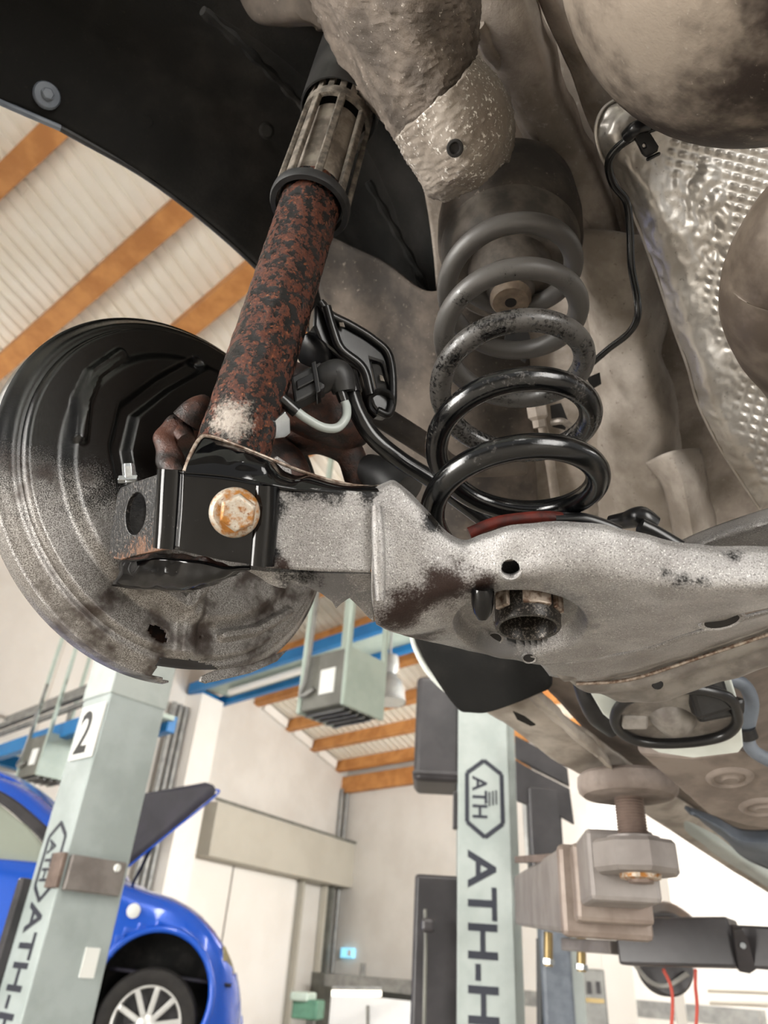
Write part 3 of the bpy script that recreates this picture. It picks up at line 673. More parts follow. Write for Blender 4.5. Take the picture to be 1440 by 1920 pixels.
tube('knuckle_lug', [(350, 790, .55), (365, 770, .55), (385, 760, .56)], [.012, .010, .009], M['casting'], kn, 14, 16)
plate('sheet_tab', [(500, 870), (520, 855), (545, 872), (548, 890), (520, 895), (505, 892)], plane3((500, 870, .50), (545, 872, .51), (520, 895, .505)), .003, M['armside'], kn)
plate('sheet_tab', [(515, 790), (535, 772), (544, 785), (545, 812), (535, 820), (512, 823)], plane3((515, 790, .50), (545, 790, .505), (520, 823, .505)), .003, M['steel'], kn)

# =================================================================== parking brake motor on the caliper
cp = thing('brake_caliper_motor', 'glossy black plastic brake motor with ribbed bracket beside the damper', 'brake motor', P(660, 680, .56))
bpl = plane3((600, 570, .585), (745, 700, .60), (660, 780, .58))
plate('motor_bracket', [(590, 575), (598, 562), (610, 560), (622, 578), (635, 595), (655, 603), (665, 618), (690, 628), (715, 642), (733, 665), (738, 700), (744, 740), (741, 765), (730, 780), (712, 776), (700, 762), (690, 735), (680, 700), (650, 680), (625, 660), (600, 640), (588, 610)], bpl, .018, M['blackplastic'], cp, [[(694, 674), (716, 681), (732, 735), (705, 729)]], .003)
plate('bracket_label', [(694, 674), (716, 681), (732, 735), (705, 729)], plane3((694, 674, .60), (716, 681, .60), (705, 729, .60)), .003, M['mattplastic'], cp)
plate('label_chip', [(710, 702), (717, 704), (722, 716), (713, 714)], plane3((694, 674, .597), (716, 681, .597), (705, 729, .597)), .002, M['shell'], cp)
plate('date_stamp', [(633, 597), (643, 600), (647, 614), (637, 612)], plane3((633, 597, .583), (643, 600, .583), (637, 612, .583)), .002, M['shell'], cp)
_m = P(600, 655, .600); revolve('motor_barrel', _m, unit(P(560, 668, .545) - P(640, 620, .59)), [(0, .014), (.014, .014), (.0165, .012), (.017, 0), (.0175, -.004), (.017, -.03), (0, -.03)], M['blackplastic'], cp, 36)
tube('bracket_rim', [(600, 566, .580), (620, 590, .582), (655, 608, .588), (700, 636, .594), (730, 668, .597), (737, 735, .594), (730, 775, .588), (708, 770, .585)], .0035, M['blackplastic'], cp, 10, 60)
tube('bracket_rib', [(612, 575, .578), (625, 620, .578), (640, 655, .580), (680, 690, .585), (695, 740, .585)], .004, M['blackplastic'], cp, 10, 40)
_d = P(716, 755, .588); revolve('bracket_socket', _d, CAM - _d, [(.006, -.006), (.009, .0), (.0105, .001), (.012, -.004)], M['mattplastic'], cp, 24)
ca = revolve('caliper_body', P(600, 770, .60), CF + CR * .3, [(0, -.05), (.02, -.05), (.026, -.04), (.028, 0), (.026, .03), (.015, .045), (0, .046)], M['casting'], cp, 32, fn=lambda t, r, h: .08 * math.sin(3 * t))
# connector + elbow
cx = thing('wheel_sensor_plug', 'small square black connector plug beside the rusty tube', 'connector', P(580, 720, .53))
e1 = unit(P(610, 705, .54) - P(550, 735, .535)); e2 = unit(P(580, 750, .535) - P(572, 700, .54)); e3 = np.cross(e1, e2)
boxo('plug_body', P(578, 725, .540), (e1, e2, e3), (.026, .022, .018), M['mattplastic'], cx, .002)
boxo('plug_latch', P(575, 714, .530), (e1, e2, e3), (.017, .007, .004), M['blackplastic'], cx, .001)
boxo('plug_collar', P(593, 718, .538), (e1, e2, e3), (.004, .025, .022), M['blackplastic'], cx, .001)
tube('plug_elbow', [(595, 718, .545), (615, 706, .54), (632, 700, .54), (640, 712, .54), (645, 735, .54)], [.0105, .011, .011, .0105, .009], M['mattplastic'], cx, 16, 30)
gh = thing('grey_cable', 'short grey hose looping from the plug to the damper', 'hose', P(600, 790, .52))
tube('hose', [(552, 768, .515), (575, 785, .518), (605, 801, .522), (632, 802, .526), (648, 785, .53), (650, 765, .534), (645, 750, .536)], .0034, M['greyhose'], gh, 12, 50)
tube('hose_sleeve', [(528, 748, .512), (542, 760, .513), (556, 772, .515)], .0048, M['hose'], gh, 12, 14)
tube('hose_sleeve', [(634, 722, .537), (640, 738, .536), (645, 753, .536)], [.0040, .0045, .0042], M['hose'], gh, 12, 14)
bh = thing('brake_hose', 'thick shiny black brake hose sweeping down behind the spring', 'hose', P(760, 850, .54))
tube('hose', [(650, 705, .555), (658, 735, .55), (672, 775, .548), (700, 820, .548), (750, 862, .552), (810, 900, .56), (870, 945, .565), (930, 990, .575), (990, 1030, .59)], .0070, M['hose'], bh, 16, 90)
tube('hose_ferrule', [(652, 700, .552), (656, 718, .55), (662, 738, .549)], .0075, M['hose'], bh, 16, 14)

# =================================================================== heat shield
hs = thing('heat_shield', 'crinkled embossed aluminium heat shield under the tunnel', 'heat shield', P(1300, 450, .7))
left = [(1345, 118, .60), (1255, 145, .605), (1190, 172, .61), (1135, 200, .615), (1117, 245, .62), (1128, 295, .63), (1158, 345, .645), (1195, 420, .66), (1232, 520, .685), (1265, 620, .71), (1290, 690, .725), (1310, 760, .745), (1350, 840, .77), (1395, 910, .80), (1425, 955, .82)]
midl = [(1400, 140, .585), (1310, 170, .59), (1250, 200, .595), (1190, 225, .60), (1170, 262, .605), (1180, 305, .615), (1210, 355, .625), (1245, 425, .64), (1275, 520, .665), (1300, 620, .69), (1325, 690, .705), (1345, 755, .725), (1380, 830, .75), (1420, 890, .78), (1450, 930, .80)]
m2 = [(1470, 160, .60), (1410, 200, .615), (1360, 240, .625), (1300, 270, .625), (1290, 310, .63), (1300, 350, .635), (1320, 400, .645), (1345, 470, .66), (1370, 550, .68), (1390, 630, .70), (1405, 690, .715), (1420, 745, .735), (1440, 810, .755), (1465, 860, .78), (1480, 900, .80)]
rgt = [(1560, 170, .62), (1540, 220, .64), (1530, 270, .65), (1520, 310, .655), (1520, 350, .66), (1525, 390, .665), (1530, 430, .67), (1540, 490, .68), (1545, 560, .695), (1550, 630, .71), (1555, 690, .725), (1560, 740, .74), (1560, 790, .76), (1565, 840, .78), (1570, 880, .80)]
def emb(u, v, p):
    x, y, d = proj(p)
    a = ss(x, 1235 + max(0, y - 300) * .28, 1275 + max(0, y - 300) * .28) * ss(y, 225, 265)
    w1 = (x * .97 + y * .24) / 21.0; w2 = (y * .97 - x * .24) / 18.0
    dim = math.sin(math.pi * w1) ** 2 * math.sin(math.pi * w2) ** 2
    wr = abs(nz(p, 48, 3)) * .0050 + abs(nz(p, 110, 6)) * .0018
    k = ss(nz(p, 10, 9), .05, .22) * .8
    return a * (.0030 * dim * (1 - k) + k * (wr * 1.6 - .002)) + (1 - a) * (.0011 * nz(p, 120) + .002 * nz(p, 40)) + .004 * nz(p, 14, 1)
patch('shield_sheet', [left, midl, m2, rgt, [(x + 260, y, d + .01) for x, y, d in rgt]], M['alu'], hs, 300, 200, .0012, fn=emb)
tube('shield_lip', left, .0016, M['alu'], hs, 6, 120)

# =================================================================== muffler and exhaust elbow
mf = thing('muffler', 'large mottled brown and silver muffler can at the top corner', 'muffler', P(1470, -150, .42))
mO = P(1478, -195, .43); R0 = .1365
MX = unit(CR * .93 + ZUP * .36); prof = [(0, -R0)] + [(R0 * math.sin(t), -R0 * math.cos(t)) for t in np.linspace(.12, math.pi / 2, 18)] + [(R0, .05), (R0, .44), (R0 * .93, .48), (R0 * .6, .50), (0, .505)]
revolve('muffler_can', mO, MX, prof, M['muffler'], mf, 96, fn=lambda t, r, h: .004 * math.sin(5 * t + h * 30))
revolve('can_seam', mO + MX * .06, MX, [(R0, -.004), (R0 + .003, 0), (R0, .004)], M['muffler'], mf, 80)
ex = thing('exhaust_pipe', 'smooth brown exhaust elbow at the right edge', 'exhaust', P(1480, 550, .5))
eo = P(1482, 550, .50)
tube('elbow', [P(1680, 60, .46), P(1590, 330, .46), P(1530, 440, .475), P(1500, 505, .50), P(1493, 560, .515), P(1506, 620, .535), P(1540, 690, .57)] + [P(1540, 690, .57) + CF * (.1 * k) - ZUP * .004 * k for k in range(1, 9)], [.034, .040, .046, .050, .051, .048, .044] + [.034] * 8, M['exh'], ex, 40, 110, True)

# =================================================================== brake pipe and clip
bl = thing('brake_pipe', 'thin black brake pipe clipped across the aluminium heat shield', 'pipe', P(1190, 450, .6))
tube('pipe', [(1420, 190, .52), (1330, 211, .545), (1240, 234, .565), (1195, 252, .578), (1158, 277, .59), (1141, 305, .60), (1150, 345, .615), (1174, 378, .625), (1181, 430, .635), (1184, 500, .645), (1194, 555, .655), (1195, 595, .66), (1178, 625, .675), (1140, 655, .70), (1105, 685, .72), (1065, 715, .74)], .0034, M['hose'], bl, 10, 130)
cl = thing('pipe_clip', 'small black plastic clip holding the brake pipe', 'clip', P(1205, 255, .57))
pc = plane3((1205, 255, .572), (1230, 290, .578), (1225, 245, .57))
plate('clip_plate', [(1180, 245), (1205, 228), (1214, 240), (1236, 275), (1234, 284), (1214, 296), (1207, 290), (1196, 268)], pc, .006, M['blackplastic'], cl, [ell(1209, 273, 4, 4, 10)], .001)
tube('clip_saddle', [(1176, 255, .572), (1192, 240, .562), (1212, 235, .566)], .0055, M['blackplastic'], cl, 10, 16)
bar('clip_bar', P(1212, 300, .572), P(1238, 287, .574), .003, .003, M['blackplastic'], cl)

# small bits on the inner wall behind the spring
rb = thing('sensor_rod', 'thin grey rod and union hanging behind the spring', 'rod', P(1010, 850, .8))
tube('rod', [(1000, 720, .80), (1015, 790, .82), (1030, 860, .84), (1045, 960, .86)], .0055, M['under'], rb, 10, 24)
revolve('union_nut', P(1008, 775, .80), P(1012, 800, .80) - P(1004, 750, .80), [(0, -.012), (.010, -.012), (.012, -.008), (.012, .004), (.008, .008), (.008, .016), (0, .016)], M['under'], rb, 6)
tube('wire_loop', [(1010, 728, .79), (1050, 715, .78), (1075, 712, .78)], .004, M['shell'], rb, 8, 12)
tube('wire_loop', [(1035, 792, .80), (1055, 790, .79), (1070, 800, .79)], .004, M['shell'], rb, 8, 12)
for (L, d) in (([(952, 608), (985, 605), (1000, 650), (985, 680), (960, 665), (945, 640)], .78), ([(1032, 760), (1052, 755), (1066, 790), (1060, 806), (1036, 800)], .80), ([(1100, 708), (1125, 698), (1128, 720), (1110, 730)], .80)):
    q = plane3((L[0][0], L[0][1], d), (L[2][0], L[2][1], d), (L[4 if len(L) > 4 else 3][0], L[4 if len(L) > 4 else 3][1], d)); plate('drain_hole', L, q, .002, M['dark'], body)
# link end right behind the arm
le = thing('link_joint', 'black rubber link joint above the arm edge', 'joint', P(1190, 985, .55))
tube('joint_body', [(1145, 980, .58), (1175, 975, .57), (1200, 970, .56), (1225, 985, .56)], [.006, .007, .009, .008], M['blackplastic'], le, 16, 24)
tube('joint_stem', [(1200, 985, .55), (1230, 1000, .55), (1280, 1030, .55)], .006, M['blackplastic'], le, 14, 16)
# arm / strut at the far right
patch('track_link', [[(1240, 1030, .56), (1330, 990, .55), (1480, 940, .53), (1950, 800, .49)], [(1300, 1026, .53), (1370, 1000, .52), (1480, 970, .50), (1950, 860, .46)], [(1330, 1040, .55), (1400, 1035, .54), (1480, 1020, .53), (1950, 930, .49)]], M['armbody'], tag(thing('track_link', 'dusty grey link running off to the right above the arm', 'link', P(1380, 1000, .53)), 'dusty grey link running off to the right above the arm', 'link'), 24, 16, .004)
# =================================================================== the hall
def mk2():
    M['wall'] = pm('painted_wall', 'dedad3', 'd4cfc7', .8, .7); M['wallpanel'] = pm('cream_panel', 'cdc6bb', 'c3bcb0', .6, .6)
    M['fascia'] = pm('grey_beige_fascia', 'bdb8ab', 'b4afa2', .8, .6)
    M['roof'] = pm('cream_roof_sheet', 'f5f0e4', 'eee7d8', 1.2, .6); M['timber'] = pm('orange_timber', 'cf9152', 'b4773e', 3, .6); M['timberdark'] = pm('dark_timber', '5c4433', '46342a', 4, .6)
    M['bluesteel'] = pm('blue_steel', '1478b8', '0f6cab', 2, .45); M['floor'] = pm('concrete_floor', 'b3ada4', 'a19b92', 2, .5, bump=.05)
    M['galv'] = pm('galvanised', '9a9a96', '828280', 6, .45, .4); M['green'] = pm('pale_green_paint', 'b6c4b9', 'a9b8ad', 3, .5); M['hdark'] = pm('heater_grey', '77776f', '64645d', 4, .5)
    M['redsteel'] = pm('red_oxide_steel', 'a3492f', '8b3b26', 3, .6); M['post'] = pm('post_grey', 'a9b3b2', '9ba5a3', 5, .4); M['posts'] = pm('post_light', 'b3bbb8', 'a5aeab', 5, .4)
    M['ink'] = pm('navy_print', '2c2f3a', None); M['sticker'] = pm('white_sticker', 'eceeea', None, rough=.4); M['hsticker'] = pm('black_print', '111312', None)
    M['liftblack'] = pm('lift_black', '2a282a', '3a3739', 6, .4); M['armgrey'] = pm('lift_arm_grey', '8b8581', '77706c', 9, .5, .2, .1); M['armrust'] = pm('lift_arm_edge', '8f837a', '7d6f66', 18, .5, .3)
    M['pad'] = pm('lift_pad', '8a7f78', '6d625b', 16, .7); M['screw'] = pm('screw_brown', '807067', '6d5e56', 20, .5, .4)
    t = NT('blue_car_paint'); M['blue'] = t.out(lc('0a58d2'), .25, .15, .8); M['blue'].node_tree.nodes['Principled BSDF'].inputs['Coat Roughness'].default_value = .05
    M['blued'] = pm('bonnet_inside', '2a2733', '1c1b26', 4, .6); M['tyre'] = pm('tyre_rubber', '232120', '2c2a28', 20, .8); M['rim'] = pm('silver_rim', 'd3d3d0', None, rough=.3, metal=.5)
    M['glass'] = pm('car_glass', '9fa79b', None, rough=.08); M['lamp'] = pm('headlight_lens', 'b0a06a', '7f7a66', 6, .2)
    t = NT('lamp_tube'); M['lit'] = t.out(lc('ffffff'), .5, em=(lc('fff3dc'), 2.2)); t = NT('exit_glow'); M['exit'] = t.out(lc('8fd0ee'), .4, em=(lc('8fd8f5'), .9))
    t = NT('sunlit_curtain'); M['curtain'] = pm('white_curtain', 'f4f0ea', 'ece7df', .5, .7); M['window'] = t.out(lc('f5f5f2'), .4, em=(lc('f2f6ff'), .2))  # window pane glows faintly by emission
    M['brass'] = pm('brass', 'a59064', '8c7850', 8, .35, .6); M['redcord'] = pm('red_cord', 'c4574b', None); M['machine'] = pm('green_machine', '5d8a72', '4c7561', 8, .5)
mk2()
def azv(deg): a = math.radians(deg); return np.array([math.sin(a), math.cos(a), 0])
DA = azv(31.0); _q = ray(-880, 1701); DB = unit([_q[0], _q[1], 0])             # along gable wall (towards the corner) / along purlins (towards the left)
CT = W(650, 1462, 20.0)                     # top of the hall corner
NA = unit(np.cross(DA, ZUP)); NA = NA if NA @ (CAM - CT) > 0 else -NA
NB = unit(np.cross(DB, ZUP)); NB = NB if NB @ (CAM - CT) > 0 else -NB
PA = (CT, NA); PB = (CT, NB)
T1 = onp(471, 1316, PA) - CT                 # roof slope along the gable wall
TU = unit(T1); RN = unit(np.cross(TU, DB)); RN = RN if RN[2] < 0 else -RN
PR = (CT, RN)
LS = 30.0; LB = 26.0
c0 = CT * np.array([1, 1, 0])
fl = boxo('floor', c0 - DA * 12 - DB * 10 + ZUP * -.05, (DB, DA, ZUP), (60, 60, .1), M['floor'], None, 0); struct(fl, 'grey concrete workshop floor')
# gable wall with sloping top
hA = lambda s: CT[2] + s * (T1[2] / math.hypot(T1[0], T1[1]))
V = [c0, c0 - DA * LS, c0 - DA * LS + ZUP * (hA(LS) + .25), c0 + ZUP * (CT[2] + .25)]
wl = mo('wall_left', V, [(0, 1, 2, 3)], M['wall'], None, False); solid(wl, .2, -1); struct(wl, 'beige painted gable wall')
if Vector(wl.data.polygons[0].normal).dot(Vector(NA)) < 0: wl.data.flip_normals()
V = [c0, c0 - DB * LB, c0 - DB * LB + ZUP * (CT[2] + .2), c0 + ZUP * (CT[2] + .2)]
wb = mo('wall_back', V, [(0, 1, 2, 3)], M['wall'], None, False); solid(wb, .2, -1); struct(wb, 'beige back wall below the eaves')
if Vector(wb.data.polygons[0].normal).dot(Vector(NB)) < 0: wb.data.flip_normals()
# wall panel joints
for s in (5.9, 9.5, 13):
    q = c0 - DA * s + NA * .006; o = boxo('wall_joint', q + ZUP * hA(s) / 2, (DA, NA, ZUP), (.015, .012, hA(s)), M['wallpanel'], wl, 0)
# roof: trapezoidal sheets (each one a piece) over timber purlins
ce = bpy.data.objects.new('ceiling', None); COL.objects.link(ce); ce['kind'] = 'structure'; ce['label'] = 'cream sheet roof on timber purlins'; WM[ce.name] = Matrix.Identity(4)
SL = LS / math.hypot(TU[0], TU[1])
shw = 1.0; me0 = None
for k in range(22):
    V = []; F = []; n = 5; xs = []
    for r in range(n):
        x = r * shw / n; xs += [(x, 0), (x + .12, 0), (x + .14, .03), (x + .18, .03)]
    xs.append((shw, 0))
    b0 = -k * shw + .4
    for x, h in xs:
        for s in (-.3, SL): V.append(CT - DB * 0 + DB * (b0 - x) + TU * s - RN * (.26 + h))
    for i in range(len(xs) - 1): F.append((2 * i, 2 * i + 1, 2 * i + 3, 2 * i + 2))
    if me0 is None:
        o = mo('roof_sheet', V, F, M['roof'], ce, False); solid(o, .004, 0); me0 = o; bb0 = b0
    else:
        o = me0.copy(); COL.objects.link(o); setparent(o, ce); o.location = Vector(DB * (b0 - bb0))
def sof(px, py): q = onp(px, py, PR) - CT; return q @ TU
ss_ = [.53, 1.79, 2.93, 4.25]
sl = [sof(55, 285), sof(172, 540), sof(420, 560)]
sl.sort()
for p1_, p2_ in (((0, 340), (115, 230)), ((0, 690), (345, 390)), ((360, 610), (480, 510))):
    q1_, q2_ = onp(*p1_, PR), onp(*p2_, PR); e_ = unit(q2_ - q1_); bar('purlin', q1_ - RN * .13 - e_ * 2.5, q1_ - RN * .13 + e_ * 14, .24, .26, M['timber'], ce, RN, .006)
pos = ss_ + list(np.linspace(4.25, sl[0], 8))[1:-2]
for s in pos:
    q = CT + TU * s
    bar('purlin', q - RN * .13 + DB * .0, q - RN * .13 - DB * 20, .17, .26, M['timber'], ce, RN, .006)
bar('eaves_beam', CT + NB * .12 - ZUP * .18 , CT + NB * .12 - ZUP * .18 - DB * 20, .2, .4, M['timber'], ce, ZUP, .01)
# white infill pieces between purlin ends
for a, b in ((.75, 1.6), (1.95, 2.75), (3.1, 4.05)):
    bar('eaves_infill', CT + TU * a + NA * .06 - RN * .1, CT + TU * b + NA * .06 - RN * .1, .1, .2, M['curtain'], ce, RN, .01)
# red oxide rafter
q = onp(770, 1262, PR); bq = (q - CT) @ DB
bar('rafter', CT + DB * (bq - .3) + TU * 2.3 + RN * .2, CT + DB * (bq - .3) + TU * 6.2 + RN * .2, .22, .4, M['redsteel'], ce, RN, .01)

# blue crane beams, light panel between
def bluebeam(nm, a, b, label, ln=14, zd=.0):
    t = thing(nm, label, 'beam', a); 
    for q in (a, b): bar('steel_channel', q + DB * .0, q - DB * ln, .12, .2, M['bluesteel'], t, ZUP, .01)
    bar('end_channel', a + ZUP * 0, b, .12, .2, M['bluesteel'], t, ZUP, .01)
    bar('light_panel', (a + b) / 2 - DB * .3 + ZUP * .05, (a + b) / 2 - DB * ln + ZUP * .05, np.linalg.norm(a - b) * .9, .06, M['green'], t, ZUP, .01)
    tube('lamp_tube', [(a + b) / 2 - DB * .9 - ZUP * .08, (a + b) / 2 - DB * 4.2 - ZUP * .08], .07, M['curtain'], t, 12, 3, True)
    return t
a, b = onp(405, 1318, PA) + NA * .1, onp(350, 1298, PA) + NA * .1
b = a + (b - a) * np.array([1, 1, 0]); bluebeam('crane_runway', a, b, 'blue steel crane runway with light tube above the unit heater')
a2, b2 = onp(42, 1436, PA) + NA * .1, onp(-20, 1405, PA) + NA * .1
b2 = a2 + (b2 - a2) * np.array([1, 1, 0]); bluebeam('crane_runway', a2, b2, 'blue steel beam crossing behind the post numbered 2', 4.2)
# galvanised tray
tr = thing('cable_tray', 'grey cable tray and pipes along the gable end behind the left post', 'tray', W(90, 1328, 11))
for dz, dy, wd in ((0, 0, .09), (.16, .1, .05), (-.10, .05, .05)):
    q = W(90, 1328, 11) + ZUP * dz + DA * dy; bar('tray_rail', q + DB * 3, q - DB * 1.6, wd, .07, M['galv'], tr)
for k in range(2):
    q = W(110 + 25 * k, 1320, 11) - ZUP * .1; bar('tray_hanger', q, q - ZUP * .9 - DB * .1 * k, .03, .03, M['galv'], tr)
# pilaster and pipes on the gable wall
pl0 = onp(375, 1400, PA); pl1 = onp(330, 1400, PA); pm_ = (pl0 + pl1) / 2 * np.array([1, 1, 0]); wpl = np.linalg.norm((pl0 - pl1)[:2])
hpl = onp(370, 1312, PA)[2]
pil = boxo('trim_1', pm_ + NA * .2 + ZUP * hpl / 2, (DA, NA, ZUP), (wpl * 1.0, .45, hpl), M['curtain'], None, .01); struct(pil, 'white pilaster below the blue runway')
pg = thing('wall_pipes', 'bundle of grey pipes rising beside the white pilaster', 'pipes', pm_ - DA * wpl)
for k in range(3):
    q = pm_ - DA * (wpl * .65 + .16 * k) + NA * .15; tube('pipe', [q, q + ZUP * (hpl - .3)], .06, M['galv'], pg, 10, 3, True)
# door fascia, opening with bright curtain, frame
fa0, fa1 = onp(398, 1512, PA), onp(640, 1585, PA); fb0 = onp(398, 1614, PA)
ztop, zbot = (fa0[2] + fa1[2]) / 2, fb0[2]; mid_ = (fa0 + fa1) / 2 * np.array([1, 1, 0]); wf = np.linalg.norm((fa0 - fa1)[:2])
fs = boxo('trim_2', mid_ + NA * .25 + ZUP * (ztop + zbot) / 2 - DA * .2, (DA, NA, ZUP), (wf + .4, .5, ztop - zbot), M['fascia'], None, .01); struct(fs, 'beige fascia box over the gate')
cabl = tube('fascia_cable', [mid_ + NA * .52 + ZUP * (ztop + .03) - DA * wf * .6, mid_ + NA * .52 + ZUP * (ztop + .03) + DA * wf * .5], .03, M['hdark'], fs, 8, 3, True)
for k, (x0, x1, m_) in enumerate(((340, 420, 'curtain'), (424, 545, 'curtain'))):
    a_, b_ = onp(x0, 1680, PA), onp(x1, 1680, PA); mm = (a_ + b_) / 2 * np.array([1, 1, 0])
    o = boxo('door_%d' % (k + 1), mm + NA * .08 + ZUP * zbot / 2, (DA, NA, ZUP), (np.linalg.norm((a_ - b_)[:2]), .06, zbot), M[m_], None, .01); struct(o, 'bright white folding gate leaf')
for x in (556, 600, 612):
    q = onp(x, 1690, PA) * np.array([1, 1, 0]); o = boxo('trim_%d' % (3 + (x > 560) + (x > 605)), q + NA * .1 + ZUP * zbot / 2, (DA, NA, ZUP), (.08, .15, zbot), M['fascia' if x < 610 else 'hdark'], None, .005); struct(o, 'gate jamb')
cp_ = thing('corner_conduit', 'grey conduit running down the hall corner', 'conduit', c0)
for k in range(2): tube('conduit', [c0 + NA * .15 + NB * (.12 + .18 * k) + ZUP * .5, c0 + NA * .15 + NB * (.12 + .18 * k) + ZUP * (CT[2] - .3)], .045, M['galv'], cp_, 10, 3, True)
# emergency exit sign
e0 = onp(655, 1787, PB); exs = thing('exit_sign', 'small pale blue lit escape sign on the back wall', 'sign', e0)
boxo('sign_case', e0 + NB * .05, (DB, NB, ZUP), (.42, .08, .2), M['exit'], exs, .01)
boxo('sign_pictogram', e0 + NB * .095 - DB * .1, (DB, NB, ZUP), (.12, .012, .12), M['sticker'], exs, .002)
# mezzanine edge, room below
z_ = onp(650, 1838, PB)[2]
mz = thing('mezzanine_beam', 'grey steel beam under the exit sign', 'beam', onp(650, 1838, PB))
q = onp(560, 1838, PA) * np.array([1, 1, 0]) + NA * .8 + ZUP * z_
bar('beam', q, q - DB * 9, .3, .22, M['galv'], mz)
for k in range(3): boxo('bracket', q - DB * (1 + 2.2 * k) + ZUP * .2, (DB, NB, ZUP), (.08, .1, .3), M['galv'], mz, .005)
fix = thing('tube_light', 'long lit tube lamp below the mezzanine beam', 'lamp', q)
tube('tube', [W(622, 1862, 16), W(715, 1863, 16)], .05, M['lit'], fix, 10, 3, True); bar('housing', W(622, 1859, 16) + ZUP * .06, W(715, 1860, 16) + ZUP * .06, .12, .05, M['galv'], fix)
wi = boxo('window_1', W(705, 1905, 17), (DB, NB, ZUP), (2.6, .06, .6), M['window'], None, .01); struct(wi, 'bright low window under the beam')
bar('window_frame', W(690, 1885, 16.9) , W(690, 1935, 16.9), .06, .06, M['galv'], wi)
pn = boxo('wall_panel_grey', W(650, 1880, 18.5), (DB, NB, ZUP), (5, .06, 1.0), M['hdark'], None, .01); pn.name = 'trim_6'; struct(pn, 'grey panel behind the bench')
ma = thing('drill_press', 'green machine standing by the gate', 'machine', W(578, 1900, 14) * np.array([1, 1, 0]))
q = W(578, 1892, 14); boxo('machine_head', q, yawax(.2), (.42, .5, .26), M['machine'], ma, .03); boxo('machine_column', q * np.array([1, 1, 0]) + ZUP * q[2] / 2 + DA * .1, yawax(.2), (.14, .14, q[2]), M['galv'], ma, .02); boxo('belt_cover', q + ZUP * .17 - R_ * .1, yawax(.2), (.3, .6, .12), M['green'], ma, .03)

# unit heaters
def heater(px, py, D, label, sc=1.0):
    q = W(px, py, D); t = thing('unit_heater', label, 'heater', q, 'unit heaters under the roof'); yw = math.radians(42); X, Y, Z = yawax(yw)
    boxo('casing', q, (X, Y, Z), (.62 * sc, .62 * sc, .62 * sc), M['hdark'], t, .01)
    boxo('side_panel', q + X * .33 * sc, (X, Y, Z), (.04, .66 * sc, .66 * sc), M['green'], t, .01)
    boxo('side_panel', q - X * .33 * sc, (X, Y, Z), (.04, .66 * sc, .66 * sc), M['green'], t, .01)
    boxo('label_plate', q - Y * .315 * sc - Z * .02 + X * .05, (X, Y, Z), (.16, .01, .2), M['sticker'], t, .002)
    for k in range(5): boxo('louvre', q - Z * (.325 * sc) + Y * (-.22 + .11 * k) * sc, (X, Y * .7 + Z * .7, np.cross(X, Y * .7 + Z * .7)), (.56 * sc, .07, .012), M['galv'], t, 0)
    for sx in (-1, 1):
        for sy in (-1, 1):
            p = q + X * .33 * sx * sc + Y * .3 * sy * sc; r_ = (CT - p) @ RN / (ZUP @ RN); bar('hanger', p + Z * .2, p + Z * (r_ - .02), .04, .04, M['green'], t)
    tube('gas_pipe', [q + (-X * .2 - Y * .36 + Z * 1.2) * sc, q + (-X * .2 - Y * .38 + Z * .1) * sc, q + (-X * .26 - Y * .38 - Z * .15) * sc, q + (-X * .1 - Y * .34 - Z * .1) * sc], .018, M['galv'], t, 8, 24, True)
    return t
heater(642, 1290, 5.6, 'grey-green unit heater hanging beside the bell lamp', .72)
heater(95, 1425, 10.5, 'grey unit heater hanging behind the left lift post', .8)
lp = W(728, 1292, 8.4); bl_ = thing('bell_lamp', 'clear bell pendant lamp hanging beside the unit heater', 'lamp', lp)
revolve('lamp_shade', lp, ZUP, [(.225, -.16), (.21, -.10), (.20, .0), (.16, .10), (.09, .16), (.07, .2)], M['galv'], bl_, 32); revolve('lens', lp, ZUP, [(0, -.17), (.21, -.16), (.21, -.12)], M['sticker'], bl_, 32)
revolve('ballast', lp + ZUP * .3, ZUP, [(0, -.12), (.1, -.12), (.12, 0), (.1, .12), (0, .12)], M['galv'], bl_, 20); r_ = (CT - lp) @ RN / (ZUP @ RN); tube('stem', [lp + ZUP * .38, lp + ZUP * (r_ - .02)], .015, M['galv'], bl_, 8, 3, True)

# =================================================================== lift posts
def logo(O, xd, yd, s, par, m):
    # hexagonal badge, long axis along xd
    hx = [(-.75, 0), (-.48, .36), (.48, .36), (.75, 0), (.48, -.36), (-.48, -.36)]
    for k in range(6):
        a, b = hx[k], hx[(k + 1) % 6]; A, B = O + xd * a[0] * s + yd * a[1] * s, O + xd * b[0] * s + yd * b[1] * s
        bar('badge_frame', A, B, .085 * s, .002, m, par, np.cross(xd, yd), 0)
    text('ATH', O - xd * .42 * s - yd * .24 * s, xd, yd, .42 * s, m, par, 'badge_lettering', .001)
    for k in range(3): bar('badge_mark', O + xd * (-.12 - .02 * k) * s + yd * (.10 + .07 * k) * s, O + xd * (.16 - .02 * k) * s + yd * (.10 + .07 * k) * s, .03 * s, .002, m, par, np.cross(xd, yd), 0)
